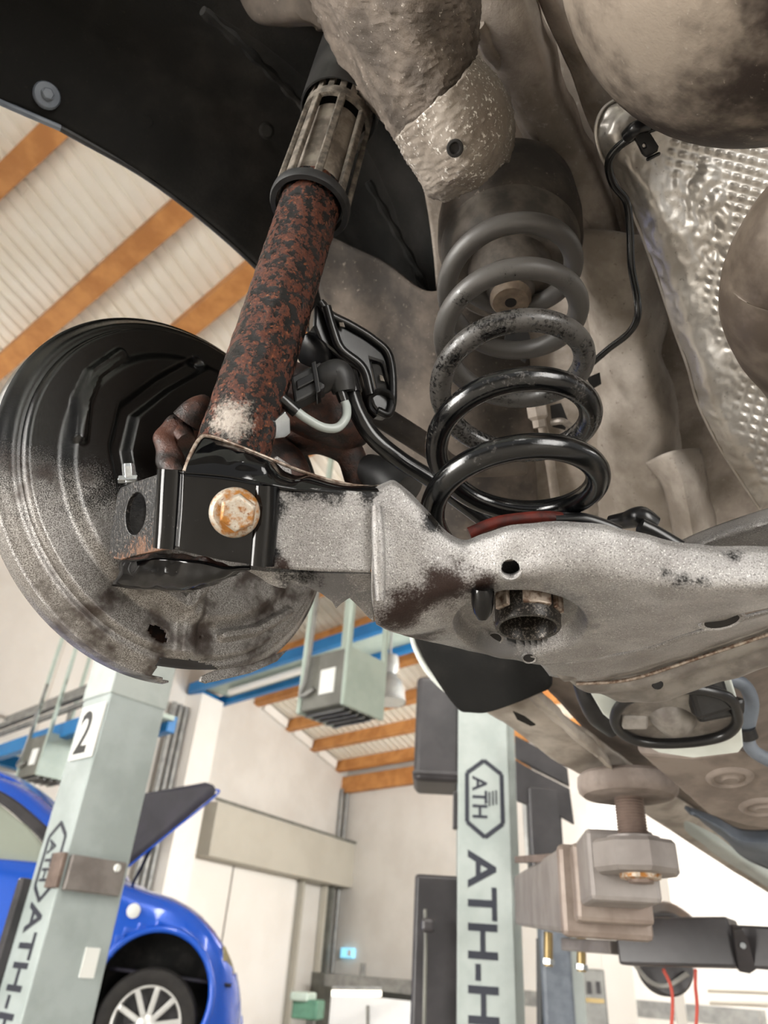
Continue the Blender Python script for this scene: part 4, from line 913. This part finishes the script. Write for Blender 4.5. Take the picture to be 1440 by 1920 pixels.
# right post
D1 = 3.1
pr = W(908, 1600, D1); az1 = math.atan2(pr[0], pr[1]) - .06; X, Y, Z = yawax(az1); wd1 = 99 / FPX * proj(pr)[2]
po = thing('lift_post', 'pale grey lift post with badge and dark lettering in the middle', 'lift post', pr * np.array([1, 1, 0]), 'lift posts')
base = pr * np.array([1, 1, 0])
boxo('post_face', base + Y * .01 + Z * 1.45, (X, Y, Z), (wd1, .02, 2.9), M['posts'], po, .003)
boxo('post_flange', base + X * (wd1 / 2 + .016) + Y * .06 + Z * 1.45, (unit(X + Y * .35), Y, Z), (.045, .02, 2.9), M['posts'], po, .003)
boxo('post_side', base - X * (wd1 / 2 - .01) + Y * .13 + Z * 1.45, (X, Y, Z), (.02, .24, 2.9), M['post'], po, .003)
boxo('base_plate', base + Y * .1 + Z * .01, (X, Y, Z), (.5, .5, .02), M['post'], po, .003)
zy = lambda px, py, D: W(px, py, D)[2]
fO = base - Y * .0015
logo(fO + Z * zy(908, 1496, D1) + X * .004, -Z, X, .198, po, M['ink'])
text('ATH-Heinl', fO + Z * zy(905, 1597, D1) - X * .062, -Z, X, .152, M['ink'], po, 'lettering', .001, 1.22)
# boxes on the post
b1 = thing('drive_housing', 'black plastic drive box on the upper left of the middle post', 'housing', W(820, 1375, 3.2)); q = W(822, 1368, 3.2)
boxo('box', q + Y * .1, (X, Y, Z), (.205, .3, .46), M['liftblack'], b1, .025, 3); boxo('foot', W(856, 1520, 3.15), (X, Y, Z), (.03, .06, .14), M['liftblack'], b1, .004); boxo('lower_rim', q + Y * .1 - Z * .2, (X, Y, Z), (.215, .31, .02), M['liftblack'], b1, .008)
b2_ = thing('control_box', 'tall black control box on the lower left of the middle post', 'control box', W(820, 1820, 3.2)); q = W(822, 1850, 3.2)
boxo('box', q + Y * .08 - Z * .02, (X, Y, Z), (.20, .25, .78), M['liftblack'], b2_, .015, 3); tube('edge_cable', [W(797, 1705, 3.05), W(798, 1760, 3.05), W(795, 1925, 3.05)], .007, M['hdark'], b2_, 8, 12, True); boxo('knob', W(803, 1735, 3.03), (X, Y, Z), (.05, .04, .045), M['liftblack'], b2_, .012)
# carriage
ca_ = thing('lift_carriage', 'dark carriage plates on the right of the middle post', 'carriage', W(1020, 1460, 2.9))
for k, (L, D) in enumerate((([(965, 1378), (1010, 1402), (1064, 1440), (1068, 1474), (1000, 1440), (966, 1420)], 2.95), ([(966, 1424), (1000, 1444), (1068, 1478), (1077, 1545), (1050, 1530), (968, 1500)], 2.9))):
    a_, b_, c_ = W(*L[0], D), W(*L[2], D), W(*L[5], D); n_ = unit(np.cross(b_ - a_, c_ - a_)); n_ = n_ if n_ @ (CAM - a_) > 0 else -n_
    plate('cover_plate', L, (a_, n_), .03, M['liftblack'], ca_, (), .004)
bar('guide', W(992, 1500, 2.98), W(1000, 1620, 2.98), .04, .05, M['galv'], ca_); boxo('slide_block', W(1020, 1560, 2.95), (X, Y, Z), (.12, .12, .3), M['liftblack'], ca_, .01)
bar('guide', W(1012, 1760, 2.9), W(1014, 1960, 2.9), .02, .02, M['hsticker'], ca_); 
cyl = thing('lift_cylinder', 'grey hydraulic column behind the lift arm', 'cylinder', W(1045, 1850, 2.9)); boxo('column', W(1043, 1850, 2.9), (X, Y, Z), (.10, .1, .5), M['bluegrey'], cyl, .012); boxo('column_cover', W(1078, 1850, 3.0), (X, Y, Z), (.05, .1, .55), M['posts'], cyl, .006)
for i_, (x, y0, y1, lb) in enumerate(((1028, 1778, 1812, 'left brass hydraulic fitting below the lift arm'), (1090, 1778, 1822, 'right brass hydraulic fitting below the lift arm'))):
    ft = cyl; tube('brass_fitting', [W(x, y0 - 30, 2.6), W(x, y1, 2.6)], .014, M['brass'], ft, 10, 4, True); tube('fitting_nut', [W(x, y1 - 14, 2.6), W(x, y1 - 4, 2.6)], .019, M['steel'], ft, 6, 3, True)
# telescopic arm
la = thing('lift_support', 'nested grey telescopic lift arm holding the round pad', 'lift arm', P(1130, 1680, 1.4))
u_ = ZUP
bar('outer_tube', P(1128, 1672, 1.30), P(1008, 1690, 2.3), .148, .142, M['armgrey'], la, u_, .010)
bar('outer_rim', P(1133, 1671, 1.275), P(1128, 1672, 1.31), .156, .150, M['armrust'], la, u_, .010)
bar('middle_tube', P(1148, 1655, 1.235), P(1128, 1668, 1.36), .128, .124, M['armrust'], la, u_, .008)
bar('inner_tube', P(1168, 1622, 1.12), P(1120, 1655, 1.40), .108, .104, M['armgrey'], la, u_, .008)
bar('arm_bolt', P(970, 1612, 1.9), P(1045, 1608, 1.5), .016, .016, M['screw'], la)
pc_ = P(1192, 1610, 1.10)
hx_ = revolve('nut_block', pc_ - ZUP * .022, ZUP, [(0, 0), (.060, 0), (.066, .006), (.066, .040), (.060, .046), (0, .046)], M['armgrey'], la, 8, angle=25)
revolve('washer', pc_ - ZUP * .030 + R_ * .004, ZUP, [(0, 0), (.022, 0), (.030, .002), (.032, .010)], M['zinc'], la, 28); revolve('screw_end', pc_ - ZUP * .034 + R_ * .004, ZUP, [(0, 0), (.018, 0), (.02, .004), (.02, .01)], M['screw'], la, 24)
thr = [(0.0235 if k % 2 else .0215, .024 + .0022 * k) for k in range(34)]
revolve('screw', pc_ + R_ * .0, ZUP, thr, M['screw'], la, 28, angle=10); revolve('screw_collar', pc_ + ZUP * .022, ZUP, [(0, 0), (.040, 0), (.040, .008), (.03, .010)], M['armgrey'], la, 28)
pt = pc_ + ZUP * .088
revolve('pad', pt, ZUP, [(0, 0), (.062, 0), (.066, .002), (.070, .002), (.077, .008), (.079, .016), (.078, .030), (.072, .036), (0, .036)], M['pad'], la, 56)
# second arm to the right
ra = thing('swing_beam', 'dark blue-grey swing arm with strap bracket at the right', 'lift arm', P(1300, 1770, 1.7))
bar('arm_tube', P(1168, 1766, 1.75), P(1382, 1768, 1.62), .10, .098, M['liftblack'], ra, ZUP, .006); bar('arm_extension', P(1375, 1774, 1.63), P(1500, 1782, 1.55), .075, .082, M['liftblack'], ra, ZUP, .006)
plate('strap', [(1376, 1745), (1392, 1743), (1402, 1760), (1418, 1818), (1406, 1826), (1386, 1822)], plane3((1376, 1745, 1.56), (1402, 1760, 1.56), (1386, 1822, 1.56)), .01, M['liftblack'], ra); revolve('strap_bolt', P(1393, 1773, 1.555), CAM - P(1393, 1773, 1.555), [(0, .003), (.006, .003), (.007, 0)], M['steel'], ra, 14)
bar('arm_root', P(1075, 1772, 1.95), P(1170, 1778, 1.76), .08, .03, M['armgrey'], ra, ZUP, .004)
wdr = thing('cable_drum', 'round black drum hanging under the swing arm', 'drum', P(1245, 1815, 1.8)); revolve('drum', P(1245, 1810, 1.85), Y, [(0, -.03), (.062, -.03), (.068, -.02), (.062, -.01), (.062, .01), (.068, .02), (.062, .03), (0, .03)], M['liftblack'], wdr, 40)
tube('drum_band', [P(1185, 1800, 1.80), P(1215, 1838, 1.80), P(1250, 1848, 1.80), P(1290, 1825, 1.80)], .006, M['galv'], wdr, 8, 20, True)
tp = thing('arm_guard', 'dark curved guard behind the swing arm', 'guard', P(1245, 1705, 2.0)); patch('guard', [[(1190, 1745, 2.0), (1205, 1705, 2.0), (1250, 1690, 2.0), (1300, 1720, 2.0), (1310, 1745, 2.0)], [(1195, 1750, 1.9), (1215, 1722, 1.9), (1250, 1712, 1.9), (1290, 1730, 1.9), (1305, 1750, 1.9)]], M['liftblack'], tp, 20, 6, .01)
for x, lb in ((1258, 'left red air cord hanging below the drum'), (1304, 'right red air cord hanging below the swing arm')):
    c_ = thing('air_cord', lb, 'cord', P(x, 1830, 1.75), 'red cords'); tube('cord', [P(x - 14 if x < 1290 else x, 1818, 1.75), P(x, 1850, 1.75), P(x + 3, 1890, 1.75), P(x - 2, 1960, 1.75)], .0042, M['redcord'], c_, 8, 24, True)

# left post "2"
D2 = 3.35
pc2 = W(153, 1500, D2); base2 = pc2 * np.array([1, 1, 0]); azc = math.atan2(pc2[0], pc2[1])
X2 = azv(math.degrees(azc) + 90 - 27); Y2 = np.array([-X2[1], X2[0], 0])   # X2 along the right face, Y2 along the left face (away)
w_r, w_l = .285, .235
p2 = thing('lift_post', 'pale grey lift post with number 2 plate at the left', 'lift post', base2, 'lift posts')
boxo('post_body', base2 + X2 * w_r / 2 + Y2 * w_l / 2 + Z * 1.6, (X2, Y2, Z), (w_r, w_l, 3.2), M['post'], p2, .006)
zt = W(215, 1300, D2)[2]; boxo('post_sleeve', base2 + X2 * w_r / 2 + Y2 * w_l / 2 + Z * (zt + .5), (X2, Y2, Z), (w_r + .012, w_l + .012, 1.0), M['posts'], p2, .004)
boxo('lock_plate', base2 + X2 * w_r * .48 - Y2 * .012 + Z * W(170, 1640, D2 + .02)[2], (X2, Y2, Z), (w_r * .86, .03, .125), M['armgrey'], p2, .006); boxo('lock_side', base2 + X2 * .01 - X2 * .02 + Y2 * .03 + Z * W(150, 1635, D2)[2], (X2, Y2, Z), (.02, .09, .125), M['screw'], p2, .004)
revolve('lock_bolt', base2 + X2 * w_r * .76 - Y2 * .028 + Z * W(200, 1622, D2)[2], -Y2, [(0, .008), (.012, .008), (.016, 0)], M['sticker'], p2, 16)
boxo('white_tag', base2 + X2 * w_r * .74 - Y2 * .002 + Z * W(155, 1805, D2)[2], (X2, Y2, Z), (.062, .004, .1), M['sticker'], p2, 0)
lf = base2 - X2 * .0015                                                            # left face, seen obliquely; outward normal -X2
yl = -Y2
def lpos(f, px, py): return lf + Y2 * w_l * f + Z * W(px, py, D2)[2]
np_ = boxo('number_plate', lf - X2 * .006 + Y2 * w_l * .42 + Z * W(180, 1365, D2)[2], (X2, Y2, Z), (.008, .19, .235), M['sticker'], p2, .001)
text('2', lf - X2 * .011 + Y2 * (w_l * .42 + .075) + Z * (W(180, 1365, D2)[2] - .09), -Y2, Z, .26, M['hsticker'], np_, 'numeral', .001, .85)
logo(lpos(.5, 105, 1610), -Z, -Y2, .19, p2, M['ink']); text('ATH-Heinl', lpos(.5, 90, 1692) + Y2 * .055, -Z, -Y2, .16, M['ink'], p2, 'lettering', .001, .93)
boxo('door_guard', base2 - X2 * .015 + Y2 * (w_l + .02) + Z * W(40, 1760, D2)[2], (X2, Y2, Z), (.05, .04, .42), M['liftblack'], p2, .01)
# =================================================================== front underside of the lifted car
mfp = thing('mud_flap', 'black splash flap with white lip at the front of the wheel arch', 'splash guard', P(900, 1260, 1.0))
patch('flap', [
    [(776, 1196, 1.02), (800, 1245, 1.02), (835, 1300, 1.02), (862, 1332, 1.02), (880, 1336, 1.02)],
    [(850, 1180, 1.0), (870, 1240, .99), (890, 1290, .99), (905, 1325, .99), (912, 1336, .99)],
    [(940, 1180, .98), (950, 1240, .97), (960, 1280, .97), (965, 1305, .97), (968, 1318, .97)],
    [(1020, 1180, .98), (1028, 1230, .98), (1034, 1260, .98), (1036, 1280, .98), (1030, 1292, .98)],
], M['liner'], mfp, 30, 24, .004)
tube('white_lip', [(772, 1185, 1.03), (780, 1215, 1.03), (800, 1252, 1.03), (828, 1282, 1.03), (856, 1302, 1.035), (872, 1320, 1.04)], [.005, .005, .006, .007, .008, .006], M['white'], mfp, 10, 40)
si = thing('car_sill', 'dirty beige sill and pinch seam of the lifted car resting on the pad', 'sill', P(1050, 1400, 1.1))
patch('sill_outer', [
    [(840, 1290, 1.06), (930, 1345, 1.12), (1040, 1425, 1.20), (1140, 1480, 1.30), (1260, 1560, 1.5), (1480, 1700, 2.0)],
    [(900, 1290, 1.03), (990, 1345, 1.08), (1080, 1400, 1.15), (1165, 1455, 1.24), (1290, 1545, 1.45), (1480, 1660, 1.9)],
    [(960, 1275, 1.03), (1050, 1340, 1.08), (1130, 1395, 1.14), (1205, 1450, 1.24), (1320, 1530, 1.45), (1480, 1630, 1.9)],
], M['dirtywhite'], si, 40, 20, .006, fn=lumps(.004, 14))
patch('pinch_seam', [
    [(985, 1300, 1.02), (1040, 1355, 1.06), (1100, 1405, 1.10), (1150, 1445, 1.13)],
    [(1000, 1300, 1.0), (1055, 1355, 1.04), (1112, 1410, 1.08), (1152, 1447, 1.11)],
    [(1015, 1296, 1.02), (1070, 1350, 1.06), (1125, 1400, 1.10), (1156, 1442, 1.13)],
], M['dirtywhite'], si, 30, 10, .003, fn=lumps(.003, 40))
for L in ([(962, 1335), (985, 1345), (1005, 1360), (995, 1362), (970, 1350)],):
    plate('sill_slot', L, plane3((962, 1335, 1.04), (1005, 1360, 1.06), (970, 1350, 1.05)), .003, M['dark'], si)
patch('sill_tube', [
    [(1225, 1520, 1.42), (1330, 1595, 1.60), (1480, 1690, 1.9)], [(1250, 1515, 1.38), (1350, 1585, 1.55), (1480, 1668, 1.85)], [(1285, 1520, 1.42), (1370, 1575, 1.60), (1480, 1648, 1.9)]], M['posts'], si, 24, 14, .006)
# floor behind the sill
ff = thing('front_floor', 'grey-brown front floor of the lifted car with two round plugs', 'floor pan', P(1300, 1450, 1.1))
patch('floor_sheet', [
    [(985, 1240, 1.06), (1060, 1330, 1.12), (1130, 1400, 1.20), (1220, 1465, 1.32), (1330, 1545, 1.55), (1480, 1640, 2.0)],
    [(1100, 1240, 1.00), (1160, 1320, 1.06), (1220, 1390, 1.14), (1300, 1455, 1.25), (1380, 1520, 1.45), (1480, 1590, 1.8)],
    [(1300, 1200, .92), (1330, 1280, .98), (1370, 1350, 1.06), (1410, 1420, 1.16), (1450, 1480, 1.30), (1490, 1540, 1.5)],
    [(1500, 1100, .86), (1500, 1200, .92), (1500, 1280, 1.0), (1500, 1360, 1.1), (1500, 1430, 1.2), (1500, 1500, 1.4)],
    [(2100, 1000, .86), (2100, 1100, .92), (2100, 1180, 1.0), (2100, 1260, 1.1), (2100, 1330, 1.2), (2100, 1500, 1.4)],
], M['subf'], ff, 40, 40, .005, fn=lumps(.004, 12))
wp = plane3((1120, 1300, .80), (1395, 1410, .84), (1180, 1400, .86))
plate('white_plate', [(1098, 1285), (1130, 1340), (1185, 1385), (1235, 1412), (1300, 1422), (1385, 1412), (1394, 1400), (1388, 1330), (1370, 1270), (1300, 1250), (1150, 1250)], wp, .004, M['white'], ff, (), .002)
plp = plane3((1180, 1400, .93), (1440, 1480, .98), (1300, 1540, 1.08))
plate('plug_plate', [(1195, 1412), (1300, 1420), (1390, 1408), (1470, 1440), (1470, 1560), (1400, 1550), (1330, 1530), (1250, 1460)], plp, .02, M['subf'], ff, (), .006)
for (x, y, s) in ((1368, 1457, 1.0), (1428, 1512, 1.0)):
    O = onp(x, y, plp); revolve('floor_plug', O, plp[1], [(0, .006), (.010, .006), (.013, .003), (.020, .002), (.024, .005), (.028, .004), (.031, 0)], M['subf'], ff, 30)
oc = thing('oval_cover', 'black rimmed oval cover on the white painted floor plate', 'cover', P(1270, 1350, .93))
opl = plane3((1150, 1300, .77), (1385, 1330, .77), (1270, 1390, .82))
ol = [(1152, 1345), (1165, 1368), (1195, 1383), (1240, 1388), (1300, 1385), (1350, 1375), (1375, 1358), (1380, 1335), (1360, 1300), (1280, 1285), (1190, 1300), (1160, 1320)]
plate('cover_face', ol, opl, .01, M['xmem'], oc, (), .003)
tube('cover_rim', [onp(x, y, opl) + opl[1] * .004 for x, y in ol], .0060, M['blackplastic'], oc, 12, 90, True, closed=True)
O = P(1262, 1348, .795); revolve('cover_dome', O, opl[1], [(.030, -.012), (.027, .0), (.018, .012), (.008, .018), (0, .019)], M['xmem'], oc, 30, fn=lambda t, r, h: .15 * math.sin(2 * t))
boxo('cover_notch', P(1190, 1350, .795), (opl[1], R_, U_), (.008, .03, .016), M['xmem'], oc, .003)
br = thing('dark_bracket', 'small black clip on the right end of the oval cover', 'clip', P(1345, 1320, .88))
boxo('clip_body', P(1325, 1300, .765), (R_ + U_ * .3, U_ - R_ * .3, F_), (.04, .045, .02), M['blackplastic'], br, .005); boxo('clip_tongue', P(1350, 1330, .775), (R_ + U_ * .2, U_, F_), (.05, .018, .015), M['blackplastic'], br, .004); tube('clip_pin', [(1340, 1290, .865), (1338, 1305, .865)], .005, M['brass'], br, 8, 4)
dh = thing('dark_hose', 'thick dark hose at the left end of the oval cover', 'hose', P(1110, 1320, .93)); tube('hose', [(1085, 1270, .93), (1100, 1305, .93), (1120, 1340, .94), (1150, 1368, .95)], [.010, .013, .015, .012], M['blackplastic'], dh, 16, 30)
vh = thing('grey_blue_hose', 'grey-blue hose looping down at the right edge', 'hose', P(1400, 1330, .9)); tube('hose', [(1360, 1272, .88), (1395, 1285, .88), (1410, 1320, .89), (1402, 1370, .90), (1410, 1405, .90), (1450, 1430, .90)], .0085, M['bluegrey'], vh, 14, 50); tube('hose_clamp', [(1398, 1366, .895), (1404, 1384, .895)], .0115, M['blackplastic'], vh, 14, 6)
bm_ = thing('body_brace', 'blue-grey floor brace behind the lift pad', 'brace', P(1380, 1540, 1.3)); patch('brace', [[(1285, 1510, 1.30), (1340, 1530, 1.32), (1395, 1555, 1.33), (1490, 1552, 1.3)], [(1300, 1525, 1.26), (1350, 1552, 1.28), (1395, 1580, 1.29), (1490, 1585, 1.26)], [(1320, 1545, 1.30), (1360, 1575, 1.33), (1400, 1612, 1.34), (1490, 1650, 1.3)]], M['bluegrey'], bm_, 24, 12, .006)
# rear crossmember under the arm
xm = thing('crossmember', 'dusty grey ribbed crossmember below the control arm', 'crossmember', P(1250, 1260, .6))
patch('member', [
    [(1040, 1262, .585), (1150, 1248, .60), (1290, 1208, .59), (1480, 1140, .56), (2050, 950, 0.510)],
    [(1062, 1278, .60), (1170, 1268, .605), (1300, 1228, .59), (1480, 1166, .555), (2050, 976, 0.505)],
    [(1075, 1282, .615), (1180, 1276, .61), (1308, 1238, .595), (1480, 1180, .56), (2050, 990, 0.510)],
    [(1110, 1300, .63), (1205, 1294, .615), (1320, 1256, .60), (1480, 1202, .565), (2050, 1012, 0.515)],
    [(1150, 1312, .645), (1230, 1308, .63), (1335, 1272, .61), (1480, 1224, .575), (2050, 1034, 0.525)],
    [(1185, 1316, .665), (1245, 1311, .655), (1345, 1280, .635), (1480, 1240, .60), (2050, 1050, 0.550)],
], M['xmem'], xm, 60, 40, .004, fn=lambda u, v, p: .002 * math.sin(v * 16) + .002 * nz(p, 40))
tube('member_edge', [(1080, 1282, .612), (1180, 1274, .606), (1308, 1234, .592), (1480, 1176, .556), (2050, 986, 0.506)], .0016, M['edge'], xm, 6, 40)
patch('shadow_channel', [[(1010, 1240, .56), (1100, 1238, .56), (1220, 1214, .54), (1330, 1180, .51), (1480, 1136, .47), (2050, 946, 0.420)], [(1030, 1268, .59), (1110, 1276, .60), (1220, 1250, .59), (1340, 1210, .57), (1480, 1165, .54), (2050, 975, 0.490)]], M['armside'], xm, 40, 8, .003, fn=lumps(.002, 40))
revolve('member_hole', P(1232, 1282, .607), CAM - P(1232, 1282, .607), [(0, .0), (.004, .0005), (.005, -.002)], M['dark'], xm, 14)

# =================================================================== the blue car on the next lift
bc = thing('blue_car', 'blue car with raised bonnet standing on the lift behind the left post', 'car', W(277, 1930, 4.6))
wc = W(272, 1925, 5.7); cX = azv(80); cY = azv(-10); cY = cY if cY @ (wc - CAM) > 0 else -cY    # cX towards the nose, cY to the far side
def cpt(x, y, z): return wc + cX * x + cY * y + ZUP * z
_sx = .80; secs = [(-3.4, .05, .80, .0), (-2.2, 0, .98, -.45), (-1.2, 0, 1.02, -.45), (-.75, 0, 1.01, -.45), (-.45, 0, .96, -.45), (-.2, 0, .90, -.4), (0, .0, .86, -.35), (.2, .01, .80, -.3), (.38, .04, .71, -.3), (.55, .10, .58, -.3), (.68, .20, .42, -.3), (.76, .36, .24, -.3), (.79, .55, .08, -.3)]
nS = 130; nC = 70; Wd = 1.72
sa = np.array(secs) * np.array([1, 1, 1, 1]); sa[:, 0] = np.where(sa[:, 0] > 0, sa[:, 0] * _sx, sa[:, 0]); sa[:, 2] -= .15; tt = np.linspace(0, 1, nS) ** .85
S = cr(sa, nS * 3)[::3]
rows_ = []
for (x, ins, zt_, zb) in S:
    prof_ = [(ins + .02, zb), (ins - .02, zb + .15), (ins - .03, (zt_ + zb) / 2), (ins - .01, zt_ - .18), (ins + .02, zt_ - .05), (ins + .09, zt_ + .0), (ins + .35, zt_ + .035), (Wd / 2, zt_ + .05), (Wd - ins - .35, zt_ + .035), (Wd - ins - .05, zt_), (Wd - ins + .02, (zt_ + zb) / 2), (Wd - ins, zb)]
    rows_.append([cpt(x, y, z) for y, z in cr(np.array(prof_), nC)])
def bkeep(c, i, j):
    l = c - wc; x, y, z = l @ cX, l @ cY, l[2]
    if y < .5 and math.hypot(x, z - .15) < .38: return False
    if -.25 < x < .55 and .18 < y < Wd - .18 and z > .3: return False   # open engine bay
    return True
grid('body_panels', np.array(rows_), M['blue'], bc, .02, 0, bkeep)
tube('arch_lip', [cpt(.38 * math.cos(t), -.012, .15 + .38 * math.sin(t)) for t in np.linspace(-.5, math.pi + .5, 30)], .022, M['blue'], bc, 10, 60, True)
revolve('arch_inner', cpt(0, .02, .15), cY, [(.38, 0), (.37, .25), (.0, .27)], M['liner'], bc, 40)
patch('bay_floor', [[cpt(-.3, .1, .3), cpt(.5, .1, .25)], [cpt(-.3, 1.6, .3), cpt(.5, 1.6, .25)]], M['blued'], bc, 4, 4, .02, world=True)
# bonnet
hd = [P(222, 1640, 5.0), P(318, 1562, 4.98), P(404, 1492, 4.9), P(406, 1480, 4.92), P(390, 1474, 5.0), P(255, 1498, 5.6), P(150, 1590, 5.8)]
V = hd + [p + unit(ZUP * .8 - cX * .6) * .04 for p in hd]
F = [tuple(range(7)), tuple(range(13, 6, -1))] + [(k, k + 7, (k + 1) % 7 + 7, (k + 1) % 7) for k in range(7)]
bn_ = mo('bonnet', V, F, M['blued'], bc, False); fixnorm(bn_); bevel(bn_, .02, 3)
tube('bonnet_edge', [hd[0], hd[1], hd[2], hd[3]], .007, M['blue'], bn_, 8, 40, True)
tube('bonnet_stay', [P(285, 1588, 5.0), P(245, 1665, 5.2)], .012, M['liftblack'], bc, 8, 4, True)
# cabin
def cpc(x, y, z): return cpt(x, y, z - .17)
patch('windscreen_pillar', [[cpc(-.62, .06, 1.0), cpc(-1.0, .16, 1.30), cpc(-1.5, .25, 1.52), cpc(-2.4, .27, 1.56)], [cpc(-.50, .06, .98), cpc(-.92, .2, 1.33), cpc(-1.45, .3, 1.58), cpc(-2.4, .32, 1.62)], [cpc(-.46, .18, 1.0), cpc(-.88, .32, 1.36), cpc(-1.42, .42, 1.61), cpc(-2.4, .46, 1.65)]], M['blue'], bc, 24, 10, .03, world=True)
patch('pillar_seal', [[cpc(-.74, .05, 1.0), cpc(-1.08, .15, 1.26), cpc(-1.55, .24, 1.47), cpc(-2.4, .26, 1.51)], [cpc(-.62, .05, 1.0), cpc(-1.0, .15, 1.30), cpc(-1.5, .24, 1.52), cpc(-2.4, .26, 1.56)]], M['liftblack'], bc, 24, 6, .02, world=True)
patch('side_window', [[cpc(-.72, .06, 1.0), cpc(-1.2, .06, 1.02), cpc(-2.4, .06, 1.0)], [cpc(-1.08, .15, 1.26), cpc(-1.55, .24, 1.47), cpc(-2.4, .26, 1.51)]], M['glass'], bc, 12, 6, .005, world=True)
patch('roof_panel', [[cpc(-.46, .2, 1.0), cpc(-1.42, .42, 1.61), cpc(-2.4, .46, 1.65)], [cpc(-.40, .86, 1.03), cpc(-1.38, .86, 1.66), cpc(-2.4, .86, 1.70)], [cpc(-.46, 1.5, 1.0), cpc(-1.42, 1.3, 1.61), cpc(-2.4, 1.26, 1.65)]], M['blue'], bc, 16, 12, .02, world=True)
mr = revolve('side_mirror', cpt(-.62, -.10, 1.05), cX, [(0, -.05), (.06, -.05), (.085, -.02), (.08, .05), (.05, .1), (0, .12)], M['liftblack'], bc, 20)
patch('headlight', [[cpt(.42, .10, .46), cpt(.49, .18, .36), cpt(.54, .30, .26)], [cpt(.42, .095, .36), cpt(.50, .18, .26), cpt(.56, .33, .13)]], M['lamp'], bc, 10, 8, .03, world=True)
tube('door_seam', [cpt(-.52, -.035, -.4), cpt(-.55, -.04, .3), cpt(-.5, -.03, .85)], .008, M['blued'], bc, 6, 20, True)
revolve('side_repeater', cpt(-.22, -.03, .62), -cY, [(0, .012), (.03, .01), (.045, 0)], M['sticker'], bc, 16)  # small pale disc on the fender
# wheel
wh = revolve('tyre', wc + cY * .02, cY, [(.215, .0), (.235, -.012), (.27, -.02), (.30, -.015), (.315, .02), (.315, .17), (.30, .2), (.22, .2)], M['tyre'], bc, 64)
revolve('rim', wc + cY * .02, cY, [(.21, .02), (.218, -.006), (.205, -.004), (.200, .05), (.19, .12), (0, .13)], M['rim'], wh, 48); revolve('hub', wc + cY * .03, -cY, [(0, .022), (.035, .02), (.06, .01), (.065, -.03)], M['rim'], wh, 30)
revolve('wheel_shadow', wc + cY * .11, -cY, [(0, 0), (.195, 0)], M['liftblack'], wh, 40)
x3, y3, _ = frame(cY)
for k in range(10):
    t = 2 * math.pi * (k + .25) / 10; rd = x3 * math.cos(t) + y3 * math.sin(t)
    o = bar('spoke', wc + cY * .035 + rd * .05, wc + cY * .025 + rd * .207, .036, .02, M['rim'], wh, cY, .006)
# right-hand background
zw = lambda x, y: onp(x, y, PB)
rp = thing('white_column', 'bright white column on the back wall behind the swing arm', 'column', onp(1165, 1850, PB)); q = W(1160, 1850, 9.0) * np.array([1, 1, 0])
boxo('column', q + ZUP * 1.6, yawax(.3), (.30, .3, 3.2), M['curtain'], rp, .01); boxo('column_base', q + ZUP * .1, yawax(.3), (.5, .5, .2), M['galv'], rp, .01)
rp2 = thing('white_pipe_column', 'thin white upright to the right of the drum', 'column', W(1275, 1870, 8)); q = W(1272, 1870, 8) * np.array([1, 1, 0]); boxo('upright', q + ZUP * 1.2, yawax(.3), (.09, .09, 2.4), M['curtain'], rp2, .01); boxo('foot', q + ZUP * .05, yawax(.3), (.2, .2, .1), M['galv'], rp2, .01)
wpz = thing('wall_pipe', 'pair of cream pipes along the wall at the lower right', 'pipes', W(1390, 1875, 10))
for dz in (0, .11): q = W(1330, 1878, 10) + ZUP * dz; tube('pipe', [q, W(1500, 1886, 10) + ZUP * dz], .03, M['wallpanel'], wpz, 10, 3, True)
cb = thing('tool_rack', 'grey rack with yellow strip behind the hydraulic column', 'rack', W(1105, 1880, 6)); q = W(1105, 1885, 6.0)
boxo('rack_panel', q, yawax(.15), (.22, .12, .42), M['galv'], cb, .01); boxo('rack_strip', q - azv(8) * .065 + ZUP * .03, yawax(.15), (.18, .01, .025), M['brass'], cb, 0)
for k in range(3): boxo('rack_slot', q - azv(8) * .065 + R_ * (-.06 + .06 * k) + ZUP * .1, yawax(.15), (.03, .012, .07), M['liftblack'], cb, 0)
